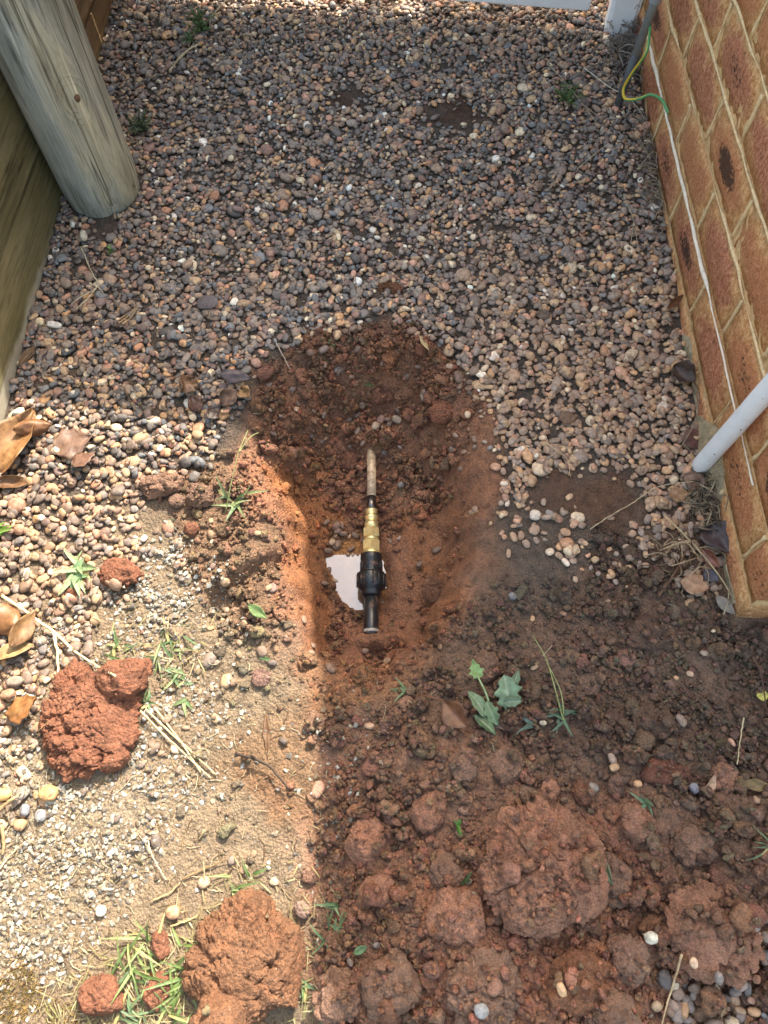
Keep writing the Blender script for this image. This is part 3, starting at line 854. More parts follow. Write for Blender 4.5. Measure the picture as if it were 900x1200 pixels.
M_WG = plain_mat('green_insulation', lin(88, 150, 92), .4, 0, 30, .1, .03)
M_WY = plain_mat('yellow_insulation', lin(214, 182, 60), .4, 0, 30, .1, .03)
def spline(pts, n=60):
    P = np.asarray(pts, float); P = np.vstack([2*P[0]-P[1], P, 2*P[-1]-P[-2]]); out = []
    for i in range(1, len(P)-2):
        for t in np.linspace(0, 1, max(2, n//(len(P)-3)), endpoint=False):
            a, b, c, d = P[i-1:i+3]
            out.append(.5*((2*b)+(c-a)*t+(2*a-5*b+4*c-d)*t*t+(3*b-a-3*c+d)*t**3))
    out.append(P[-2]); return np.array(out)
wp = [GX(762, 20, .536), GX(761, 40, .528), GX(757, 62, .522), GX(742, 84, .512), GX(731, 103, .506), GX(733, 116, .510),
      GX(748, 116, .528), GX(762, 111, .546), GX(775, 117, .566), GX(784, 133, .5775)]
ln = spline(wp, 90); seg = 12
mbw = MB(); mbw.tube(ln, .0030, seg, caps=False)
fq = np.concatenate(mbw.f4)
mi = np.array([1 if ((j+int(i*.12)) % seg) < 5 else 0 for i in range(len(ln)-1) for j in range(seg)])
wire = mesh_np('earth_wire', np.concatenate(mbw.v), fq, M_WG, None, True, None, None, M_WY, mi)
tag(wire, 'green and yellow earth wire looping from the grey conduit to the brick wall', 'wire')

# ================================================================== WATER PIPE IN THE HOLE
M_COPPER = plain_mat('dulled_copper', lin(206, 180, 146), .5, .3, 90, .45, .3, .001)
M_COPPER2 = plain_mat('wet_copper', lin(110, 104, 100), .25, .9, 60, .4, .15, .0008)
M_BRASS = plain_mat('brass', lin(242, 220, 156), .34, .75, 60, .25, .12, .0006)
M_BLACK = plain_mat('black_plastic', (.012, .012, .013), .33, 0, 60, .3, .15, .0006)
M_POLY = plain_mat('black_polythene', (.016, .017, .019), .3, 0, 90, .5, .2, .0008)
def muddy(m, lo=.52, hi=.62, amt=.8):
    nt = m.node_tree; bs = [n for n in nt.nodes if n.type == 'BSDF_PRINCIPLED'][0]
    src = bs.inputs['Base Color'].links[0].from_socket
    n = noise_node(nt, objco(nt), 70, 6, .7); f = ramp(nt, n.outputs[0], [(lo, (0, 0, 0)), (hi, (amt, amt, amt))])
    nt.links.new(mix(nt, src, lin(128, 90, 66), f.outputs[0]), bs.inputs['Base Color'])
    r0 = bs.inputs['Roughness'].default_value
    nt.links.new(math_n(nt, 'ADD', r0, math_n(nt, 'MULTIPLY', f.outputs[0], .5)), bs.inputs['Roughness'])
    if bs.inputs['Metallic'].default_value > 0:
        nt.links.new(math_n(nt, 'MULTIPLY', math_n(nt, 'SUBTRACT', 1.0, f.outputs[0]), bs.inputs['Metallic'].default_value), bs.inputs['Metallic'])
muddy(M_BLACK, .58, .68, .6); muddy(M_POLY, .55, .66, .55); muddy(M_BRASS, .6, .68, .6); muddy(M_COPPER, .5, .62, .6)
PZ = -.098
def py_(p): return G(437, p, PZ)[1]
pipe = empty('water_pipe', (G(437, 640, PZ)[0], 0, PZ)); tag(pipe, 'buried copper and black water pipe joined by a brass and black coupling in the hole', 'pipe')
pipe.rotation_euler = (0, 0, math.radians(.35))
Y = py_
mb = MB(); lathe_y(mb, [(Y(518), .0086), (Y(582), .0086)], 24); mb.build('copper_pipe', M_COPPER, pipe)
mb = MB(); lathe_y(mb, [(Y(581), .0085), (Y(602), .0085)], 24); mb.build('copper_end', M_COPPER2, pipe)
mb = MB()
lathe_y(mb, [(Y(597), .0088), (Y(597.5), .0105), (Y(601), .0112), (Y(602), .0098), (Y(604), .0098), (Y(605), .0118), (Y(608), .0122), (Y(609), .0104), (Y(612), .0104), (Y(612.5), .0125), (Y(617), .0128), (Y(618), .0112), (Y(623), .0112)], 32)
mb.build('brass_olive', M_BRASS, pipe)
def hexnut(name, p0, p1, r):
    mb = MB(); y0, y1 = Y(p0), Y(p1); c = (y0-y1)*.12
    lathe_y(mb, [(y0, r*.9), (y0-c, r), (y1+c, r), (y1, r*.9)], hexa=True)
    mb.build(name, M_BRASS, pipe, smooth_s=False)
hexnut('hex_nut', 619.5, 630, .0158)
mb = MB(); lathe_y(mb, [(Y(629), .0122), (Y(635), .0122)], 32); mb.build('brass_neck', M_BRASS, pipe)
hexnut('hex_nut', 633.5, 646.5, .0165)
mb = MB(); lathe_y(mb, [(Y(646), .0145), (Y(647), .016), (Y(651), .0165), (Y(652), .0165)], 32); mb.build('brass_collar', M_BRASS, pipe)
mb = MB()
lathe_y(mb, [(Y(649.5), .015), (Y(650), .0184), (Y(652), .0192), (Y(657), .0192), (Y(658), .0186), (Y(671), .0183), (Y(676), .0183)], 40)
for k in range(10):
    a = k*2*PI/10
    mb.tube([(.0186*math.cos(a), Y(659), .0186*math.sin(a)), (.0186*math.cos(a), Y(669), .0186*math.sin(a))], .0012, 6)
mb.build('coupling_body', M_BLACK, pipe)
mb = MB()
lathe_y(mb, [(Y(671), .0185), (Y(672), .0235), (Y(674), .0248), (Y(687), .0246), (Y(690), .022), (Y(692), .0185), (Y(694), .0172), (Y(697), .0168), (Y(699), .0155)], 48)
for k in range(14):
    a = k*2*PI/14+.1
    mb.tube([(.0246*math.cos(a), Y(673), .0246*math.sin(a)), (.0244*math.cos(a), Y(688), .0244*math.sin(a))], .0016, 6)
mb.build('coupling_nut', M_BLACK, pipe)
mb = MB(); lathe_y(mb, [(Y(690), .0125), (Y(737), .0125), (Y(750), .0125)], 28); mb.build('poly_pipe', M_POLY, pipe)
mb = MB(); lathe_y(mb, [(Y(738), .0126), (Y(738.4), .0131), (Y(741), .0131), (Y(741.5), .0126)], 28); mb.build('pale_ring', plain_mat('chalky_ring', lin(170, 160, 148), .8, 0, 200, .6, .3, .001), pipe)
# soil packed where the pipe leaves the hole
def waterm():
    m, nt, bs = new_mat('muddy_water')
    co = objco(nt); n = noise_node(nt, co, 25, 3, .6)
    r = ramp(nt, n.outputs[0], [(.35, lin(104, 74, 46)), (.6, lin(126, 92, 62))])
    nt.links.new(r.outputs[0], bs.inputs['Base Color'])
    bs.inputs['Roughness'].default_value = .03; bs.inputs['IOR'].default_value = 2.4
    n2 = noise_node(nt, co, 38, 3, .55); bump(nt, bs, n2.outputs[0], .10, .002)
    rr = ramp(nt, noise_node(nt, co, 130, 4, .6).outputs[0], [(.45, (.03, .03, .03)), (.7, (.10, .10, .10))]); nt.links.new(rr.outputs[0], bs.inputs['Roughness'])
    return m
pc = np.mean(np.array(PUD), 0)
V = [(pc[0], pc[1], -.137)]+[(pc[0]+(a-pc[0])*1.25, pc[1]+(b-pc[1])*1.25, -.137) for a, b in PUD]
n = len(PUD)
pud = mesh_np('puddle_water', np.array(V), np.array([[0, 1+i, 1+(i+1) % n] for i in range(n)]), waterm(), None, False)
# keep winding upwards
tag(pud, kind='structure')

# ================================================================== CLODS (each a thing)
def clod_mesh(a, b, c, sub, seed, crumb=1.0, col=C_RED, colvar=.15):
    v, f = ICO[sub]; o = seed*.777
    sc = np.array([a, b, c])
    ang = np.arctan2(v[:, 1], v[:, 0])
    out = 1+.16*fbm(np.cos(ang)*1.1+seed, np.sin(ang)*1.1, s=1.3, o=3, k=seed % 50)
    q = v*sc; q[:, :2] *= out[:, None]
    n = v/sc; n /= np.linalg.norm(n, axis=1)[:, None]
    n = n*.6+v*.4
    X_, Y_, Z_ = q[:, 0]+o, q[:, 1]+o*.3, q[:, 2]-o
    m = min(1.0, a/.045)*crumb
    wx = .006*vnoise(X_*60, Y_*60, Z_*60, 4); wy = .006*vnoise(X_*60, Y_*60, Z_*60, 5)
    c1 = cell3(X_+wx, Y_+wy, Z_, 30, 3); c2 = cell3(X_+wx, Y_, Z_+wy, 62, 13); c3 = cell3(X_, Y_, Z_, 130, 23)
    d = m*(.017*(c1-.62)+.015*(c2-.62)*(.5+.7*c1))+.0092*(c3-.6)*(.4+.6*m)
    if sub >= 5: d = d+.0046*(cell3(X_, Y_, Z_, 270, 33)-.6)+.0010*vnoise(X_*420, Y_*420, Z_*420)
    msk = smooth(-.5, .35, vnoise(X_*26, Y_*26, Z_*26, 55)); d = d*(.62+.38*msk)
    cr = np.abs(fbm(X_, Y_, Z_, s=38, o=2, k=66)); d = d-.0055*m*np.exp(-(cr/.045)**2)
    P = q+n*d[:, None]
    rs = np.random.default_rng(seed+500)
    for _ in range(7):
        dr = rs.normal(size=3)*np.array([1, 1, .8]); dr[2] = abs(dr[2]); dr /= np.linalg.norm(dr)
        lim = rs.uniform(.84, 1.05); t = (P/sc)@dr
        P = P-np.clip(t-lim, 0, None)[:, None]*.6*dr[None]*sc
    P[:, 2] = np.where(P[:, 2] < 0, P[:, 2]*.6, P[:, 2])
    nn = fbm(X_*30, Y_*30, Z_*30, s=1.0, o=3, k=70)
    C = np.asarray(col)[None]*(1+colvar*nn)[:, None]
    red = np.clip(vnoise(X_*45, Y_*45, Z_*45, 91), 0, 1)[:, None]
    C = C*(1-.35*red)+.35*red*np.asarray(col)*np.array([1.18, .92, .82])
    return P, f, np.clip(C, 0, 1)
CLODMASK = np.zeros(HM.shape, bool)
def clod(px, py, a, b, c, col, label, yaw=0.0, sub=4, seed=0, crumb=1.0, sink=.25, name='soil_clod', cat='soil clod', group=None, z=0.0):
    g = G(px, py, z)
    r = drop(g[0], g[1], a*.92, b*.92, c*.85, yaw, .75, True, .3)
    zc = r[0]-c*sink if r else 0
    P, f, C = clod_mesh(a, b, c, sub, seed, crumb, col)
    cs, sn = math.cos(yaw), math.sin(yaw)
    P = np.stack([P[:, 0]*cs-P[:, 1]*sn, P[:, 0]*sn+P[:, 1]*cs, P[:, 2]], 1)
    CLODMASK[((RXX-g[0])/a)**2+((RYY-g[1])/b)**2 < 1.1] = True
    o = mesh_np(name, P, f, M_SOIL, C, True, None, (g[0], g[1], zc))
    o.data['base'] = 0
    tag(o, label, cat, group); return o
RC = np.array(lin(138, 92, 70)); RC2 = np.array(lin(164, 120, 97)); BC = np.array(lin(136, 106, 88)); OC = np.array(lin(134, 96, 70))
S = [
 # px py a b c colour label yaw sub seed
 (108, 848, .074, .082, .026, RC, 'wide crumbly red soil heap beside the curled orange leaf on the left', .3, 7, 1),
 (152, 800, .036, .030, .028, RC, 'red soil lump on the upper right edge of the wide crumbly heap', .5, 5, 2),
 (142, 674, .030, .024, .020, RC, 'small red crumbly clod beside the leafy green weed on pebbles', -.4, 5, 3),
 (88, 694, .014, .012, .010, RC, 'tiny red clod just below the leafy green weed', .2, 4, 4),
 (290, 1128, .072, .070, .040, OC, 'big orange brown clod beside the grass at the bottom edge', .9, 7, 5),
 (268, 1185, .034, .030, .026, OC, 'orange clod cut off by the bottom edge below the biggest orange one', .2, 5, 6),
 (119, 1165, .025, .023, .018, RC, 'flat reddish clod in the dry grass near bottom left', .3, 5, 7),
 (186, 1160, .017, .020, .012, RC, 'small red lump among the green grass blades', .1, 4, 8),
 (190, 1106, .012, .017, .010, RC, 'narrow red lump above the green grass blades', .2, 4, 9),
 (626, 1010, .082, .086, .050, RC2, 'largest red brown mound of dug soil at lower right', .4, 7, 10),
 (812, 1088, .062, .052, .030, RC2, 'smooth red brown mound beside the dark pebbles at lower right', .1, 6, 11),
 (568, 784, .023, .028, .020, BC*1.12, 'round brown soil ball above the broad green leaves', .1, 5, 12),
 (456, 340, .024, .014, .012, np.array(lin(124, 84, 58)), 'oval brown clod lying on the gravel above the hole', .05, 5, 13),
 (190, 572, .036, .022, .018, BC*1.1, 'brown clod pushed onto the gravel left of the grass sprig', .2, 5, 14),
 (236, 585, .020, .022, .020, BC, 'dark brown clod touching the grass sprig left of the hole', .4, 5, 15),
 (226, 622, .012, .012, .010, RC, 'small red ball of soil on the pale grit left of the hole', .4, 4, 16),
 (755, 745, .036, .030, .014, np.array(lin(104, 80, 66)), 'flat grey brown clod in the dark soil below the flat patch', .3, 5, 17),
 (760, 848, .036, .024, .018, np.array(lin(110, 86, 70)), 'flat topped brown clod right of the grass stalk', -.2, 5, 18),
 (735, 965, .026, .024, .018, RC2, 'blocky reddish clod below the small upright grass shoot', .2, 5, 19),
 (710, 1030, .028, .034, .020, BC*1.1, 'brown clod right of the pale green leaf in the dug soil', .5, 5, 20),
 (838, 915, .022, .024, .016, RC2*1.05, 'pinkish red clod left of the olive leaf at the right edge', .3, 5, 21),
 (770, 905, .038, .016, .012, np.array(lin(126, 84, 66)), 'long low reddish clod above the small upright grass shoot', .05, 5, 22),
 (885, 1015, .030, .020, .018, RC2, 'reddish clod at the right edge under the mossy sprig', -.2, 5, 23),
 (722, 1118, .030, .030, .022, BC*1.15, 'brown clod left of the pale round pebble near bottom right', .4, 5, 24),
 (530, 1070, .042, .034, .026, RC2, 'red brown clod left of the deep dark gap in the heap', -.3, 5, 25),
 (455, 1140, .038, .036, .026, BC*1.15, 'brown clod at the left of the heap near the bottom edge', .2, 5, 26),
 (400, 1160, .036, .034, .026, BC*1.2, 'brown clod at the shadow edge near the bottom', .2, 5, 261),
 (560, 1150, .050, .046, .028, BC*1.2, 'broad brown mound at the bottom centre of the heap', .2, 6, 27),
 (660, 1140, .044, .034, .026, np.array(lin(140, 96, 70)), 'brown mound between the bottom centre mound and the thin straw', .7, 5, 28),
 (700, 1180, .036, .032, .024, BC*1.2, 'brown clod at the bottom edge left of the thin straw', .7, 5, 29),
 (430, 985, .030, .028, .018, RC2, 'reddish clod by the shadow edge halfway down the heap', .2, 5, 30),
 (500, 950, .030, .026, .018, RC2*.95, 'reddish clod at the top of the heap near the hole', .9, 5, 31),
 (520, 1020, .026, .024, .018, BC*1.15, 'brown clod just left of the largest red brown mound', .3, 5, 32),
 (800, 990, .030, .026, .018, BC*1.1, 'brown clod with a pale chip upper right of the smooth mound', .3, 5, 33),
 (850, 950, .028, .022, .016, BC*1.05, 'brown clod under the pinkish red clod at the right', .3, 5, 34),
 (440, 1040, .024, .022, .016, RC2*1.05, 'red clod above the green grass at the shadow edge', .3, 5, 35),
 (590, 900, .026, .022, .012, BC, 'low brown clod under the broad green leaves', .3, 5, 36),
 (540, 900, .028, .022, .014, BC*1.05, 'low brown clod left of the broad green leaves', 1.3, 5, 37),
 (690, 800, .022, .018, .010, BC, 'small brown clod at the foot of the grass stalk', 1.3, 4, 38),
 (640, 930, .016, .014, .010, RC2, 'small red clod above the largest red brown mound', 1.0, 4, 39),
]
for s in S:
    k_ = .88 if s[0] > 380 else .95
    clod(s[0], s[1], s[2]*k_, s[3]*k_, s[4]*k_, s[5], s[6], s[7], s[8], s[9], crumb=1.0, sink=.42 if s[0] > 380 else .25)
# block of turf edge beside the hole
clod(448, 440, .022, .018, .012, np.array(lin(128, 86, 66)), 'reddish brown clod on the far slope of the hole', .3, 4, 41)
clod(520, 475, .026, .020, .014, np.array(lin(140, 92, 70)), 'pale reddish clod on the right far slope of the hole', .6, 5, 42)
clod(408, 530, .020, .016, .012, np.array(lin(122, 82, 62)), 'brown clod left of where the copper pipe enters the soil', .6, 4, 43, z=-.08)
clod(510, 690, .018, .026, .014, np.array(lin(118, 84, 64)), 'brown lump on the right wall of the hole beside the coupling', .2, 5, 44, z=-.08)

# ================================================================== CRUMBS (stuff)
def density(polys, soft=18):
    px, py = proj(RXX, RYY)
    d = np.zeros(RXX.shape)
    for poly, w in polys:
        d = np.maximum(d, w*smooth(-soft, soft, sdist(poly, px, py)))
    return d
nz_px = 26*fbm(RXX, RYY, s=15, o=3, k=101)
def sample(den, n):
    p = den.ravel()/den.sum(); i = rng.choice(p.size, n, p=p)
    return np.stack([RXX.ravel()[i]+rng.uniform(-RS, RS, n), RYY.ravel()[i]+rng.uniform(-RS, RS, n)], 1)
wallmask = (RXX < wall_x(RYY)-.004) | (RYY < WALL_END_Y-.01)
wallmask &= RXX > -.662
wallmask &= ((RXX-pb[0])**2+(RYY-pb[1])**2) > .079**2
den_heap = density([([(400, 900), (560, 790), (960, 760), (960, 1300), (372, 1300), (375, 950)], 1.0),
                    ([(560, 700), (700, 620), (830, 680), (960, 760), (960, 900), (560, 900)], .85),
                    ([(330, 780), (560, 700), (700, 830), (400, 950)], .7),
                    ([(300, 470), (380, 400), (520, 410), (560, 480), (530, 560), (430, 600), (430, 690), (380, 760), (370, 540), (320, 560)], 1.3), ([(300, 470), (520, 410), (560, 500), (560, 740), (380, 790), (320, 640)], .10), ([(300, 465), (345, 405), (455, 380), (530, 405), (560, 460), (450, 500), (320, 520)], 1.5),
                    ([(190, 545), (330, 520), (345, 740), (300, 790), (220, 700)], .75),
                    ([(150, 700), (372, 760), (385, 1000), (370, 1300), (80, 1300), (160, 1000)], .05)], 16)*wallmask
den_heap *= 1-smooth(-.012, -.002, sdist(PUD, RXX, RYY))
den_heap *= np.where(CLODMASK, .25, 1.0)
den_heap *= .35+.65*smooth(-.35, .3, fbm(RXX, RYY, s=26, o=2, k=140))
den_heap *= 1-.85*smooth(-.01, .02, sdist(FLATP, RXX, RYY))
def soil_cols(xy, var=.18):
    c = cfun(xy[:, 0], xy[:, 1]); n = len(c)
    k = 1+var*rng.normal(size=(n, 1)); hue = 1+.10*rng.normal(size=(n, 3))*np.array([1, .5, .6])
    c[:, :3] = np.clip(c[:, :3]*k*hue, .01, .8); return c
def do_crumbs(name, n, rlo, rhi, sub, jit, q, smooth_s, pw=1.6):
    xy = sample(den_heap, n); items = []; keep = []
    u = rng.uniform(0, 1, n); rr = rlo*(rhi/rlo)**(u**pw)
    order = np.argsort(-rr)
    for i in order:
        a = rr[i]; b = a*random.uniform(.65, .95); c = a*random.uniform(.5, .8); yw = random.uniform(0, PI)
        r = drop(xy[i, 0], xy[i, 1], a, b, c, yw, q)
        if r is None: continue
        items.append((xy[i, 0], xy[i, 1], r[0]-c*.25, a, b, c, yw, r[1], r[2])); keep.append(i)
    cols = soil_cols(xy[keep])
    subs = ['o' if sub == 2 and t[3] < .0042 else sub for t in items]
    o = scatter_mesh(name, items, cols, subs, jit, M_SOIL, smooth_s, 'stuff', .19)
    return o
o = do_crumbs('soil_crumbs', 1000, .0052, .015, 3, .06, .6, True)
o['label'] = 'crumbled brown soil lumps strewn over the dug ground'; o['category'] = 'soil'
o = do_crumbs('soil_crumbs', 6000, .0028, .0068, 2, .15, .65, True)
o['label'] = 'small broken soil crumbs between the lumps'; o['category'] = 'soil'
o = do_crumbs('soil_crumbs', 7000, .0014, .0036, 1, .12, .7, True)
o['label'] = 'fine loose soil grains over the dug ground'; o['category'] = 'soil'

# ================================================================== GRAVEL (stuff)
GR_POLY = [(-80, -120), (980, -120), (980, 560), (835, 565), (812, 600), (795, 620), (770, 600), (740, 560), (690, 545), (640, 552), (610, 590),
           (585, 570), (566, 470), (545, 430), (505, 402), (440, 372), (372, 392), (310, 425), (280, 470), (262, 505), (252, 545), (180, 560),
           (150, 620), (190, 650), (150, 690), (110, 740), (90, 790), (40, 800), (-80, 860)]
px_, py__ = proj(RXX, RYY)
den_g = smooth(-12, 12, sdist(GR_POLY, px_+.5*nz_px, py__+.5*np.roll(nz_px, 55, 1)))
den_g = np.maximum(den_g, .5*smooth(-20, 20, sdist([(-80, 820), (60, 790), (75, 860), (60, 920), (30, 960), (-80, 1000)], px_+nz_px, py__)))
den_g = np.maximum(den_g, .75*smooth(-18, 18, sdist([(850, 1070), (980, 1040), (980, 1300), (740, 1300), (760, 1140), (830, 1130)], px_+nz_px, py__)))
den_g = np.maximum(den_g, .55*smooth(-12, 12, sdist([(738, 620), (790, 570), (830, 600), (850, 690), (800, 715), (780, 650), (745, 660)], px_+.4*nz_px, py__)))
den_g = np.maximum(den_g, .28*smooth(-15, 15, sdist([(560, 590), (620, 560), (680, 620), (760, 650), (700, 700), (640, 640), (580, 640)], px_+nz_px, py__)))
den_g = np.maximum(den_g, .13*smooth(-20, 20, sdist([(300, 430), (440, 385), (560, 440), (580, 560), (480, 500), (330, 500)], px_+nz_px, py__)))
den_g = np.maximum(den_g, .35*smooth(-10, 10, sdist([(378, 560), (425, 560), (425, 630), (380, 640)], px_, py__-25)))
den_g = np.maximum(den_g, .10*smooth(-20, 20, sdist([(120, 640), (260, 600), (340, 760), (250, 900), (60, 960), (60, 780)], px_+nz_px, py__)))
den_g = np.maximum(den_g, .007*(py__ > 560))
thin = (np.exp(-(((px_-530)/40)**2+((py__-138)/18)**2))+np.exp(-(((px_-415)/26)**2+((py__-118)/16)**2))
        + np.exp(-(((px_-120)/18)**2+((py__-268)/14)**2)))
den_g *= 1-.96*np.clip(1.3*thin, 0, 1)
den_g *= wallmask*~CLODMASK
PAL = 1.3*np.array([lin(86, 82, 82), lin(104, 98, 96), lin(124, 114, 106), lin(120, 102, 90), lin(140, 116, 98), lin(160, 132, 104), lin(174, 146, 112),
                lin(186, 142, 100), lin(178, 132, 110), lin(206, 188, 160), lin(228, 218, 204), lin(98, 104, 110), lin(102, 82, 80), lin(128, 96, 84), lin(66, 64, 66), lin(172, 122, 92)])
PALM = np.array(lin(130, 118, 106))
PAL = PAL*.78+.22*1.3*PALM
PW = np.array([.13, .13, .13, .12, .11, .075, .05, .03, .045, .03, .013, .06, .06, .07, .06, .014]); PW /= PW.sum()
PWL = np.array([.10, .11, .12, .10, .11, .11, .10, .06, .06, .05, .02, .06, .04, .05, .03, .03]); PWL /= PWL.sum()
def gravel(name, n, amean, asd, den, sub, q):
    xy0 = sample(den, n*2).reshape(n, 2, 2)
    a_ = np.clip(amean*np.exp(asd*rng.normal(size=n)), .0034, .0155)
    order = np.argsort(-a_+rng.normal(size=n)*.003)
    items, cols = [], []
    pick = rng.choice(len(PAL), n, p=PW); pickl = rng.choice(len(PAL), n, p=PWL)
    for i in order:
        a = a_[i]; b = a*random.uniform(.55, .9); c = a*random.uniform(.28, .50); yw = random.uniform(0, PI)
        # of two spots take the lower one
        h = [HM[int((q_[1]-RY0)/RS) % HM.shape[0], int((q_[0]-RX0)/RS) % HM.shape[1]]-H0[int((q_[1]-RY0)/RS) % HM.shape[0], int((q_[0]-RX0)/RS) % HM.shape[1]] for q_ in xy0[i]]
        x, y = xy0[i][0] if h[0] <= h[1] else xy0[i][1]
        r = drop(x, y, a, b, c, yw, q)
        if r is None: continue
        px, py = proj(x, y)
        lit = py > 480 and px < 390  # sun patch: pebble colour is darkened here to offset the strong sun
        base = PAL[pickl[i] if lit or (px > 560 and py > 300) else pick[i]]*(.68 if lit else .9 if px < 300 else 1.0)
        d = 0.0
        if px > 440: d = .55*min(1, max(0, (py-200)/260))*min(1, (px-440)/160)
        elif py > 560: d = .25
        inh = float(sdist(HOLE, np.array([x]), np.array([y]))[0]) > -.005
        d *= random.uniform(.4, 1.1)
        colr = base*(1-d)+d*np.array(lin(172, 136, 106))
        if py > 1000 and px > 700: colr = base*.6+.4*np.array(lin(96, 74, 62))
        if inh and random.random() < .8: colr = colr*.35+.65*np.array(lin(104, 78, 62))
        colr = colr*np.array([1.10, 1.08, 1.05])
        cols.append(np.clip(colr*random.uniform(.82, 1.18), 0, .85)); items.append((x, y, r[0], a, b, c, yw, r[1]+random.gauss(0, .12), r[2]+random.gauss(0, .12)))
    subs = ['o' if (proj(t[0], t[1])[1] < 330 and t[3] < .0105) or t[3] < .0048 else sub for t in items]
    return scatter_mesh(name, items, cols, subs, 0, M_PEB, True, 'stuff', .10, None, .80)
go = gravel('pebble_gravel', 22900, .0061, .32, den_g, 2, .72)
tag(go, 'mixed grey brown and tan river pebble gravel covering the path', 'gravel')

# pale crushed grit at lower left
den_grit = density([([(130, 690), (200, 640), (262, 670), (235, 720), (190, 760), (120, 740)], .8), ([(-80, 860), (60, 900), (130, 850), (230, 890), (200, 980), (120, 1060), (70, 1140), (-80, 1200)], .9),
                    ([(60, 730), (260, 690), (280, 900), (200, 1000), (-60, 1300), (-60, 800)], .3), ([(270, 820), (380, 820), (380, 1150), (300, 1100), (200, 1000)], .06), ([(380, 830), (440, 840), (430, 960), (385, 980)], .2)], 30)*wallmask
den_grit *= ~CLODMASK
den_grit *= 1-.6*(px_ > 378)
den_grit *= .3+.7*smooth(-.3, .3, fbm(RXX, RYY, s=20, o=2, k=150))
items, cols = [], []
xy = sample(den_grit, 6500)
GP = .46*np.array([lin(232, 224, 206), lin(214, 202, 178), lin(196, 176, 146), lin(170, 148, 118), lin(240, 236, 226), lin(150, 140, 128)])
for x, y in xy:
    a = random.uniform(.0014, .0040)*random.choice((.7, 1, 1.15)); b = a*random.uniform(.5, .9); c = a*random.uniform(.25, .5); yw = random.uniform(0, PI)
    r = drop(x, y, a, b, c, yw, .6)
    if r is None: continue
    items.append((x, y, r[0]-c*.1, a, b, c, yw, r[1]+random.gauss(0, .2), r[2]+random.gauss(0, .2))); cols.append(random.choice(GP)*random.uniform(.75, 1.05))
gr = scatter_mesh('crushed_grit', items, cols, 1, .22, M_GRIT, False, 'stuff', .1)
tag(gr, 'pale crushed stone grit on the sunlit ground', 'grit')

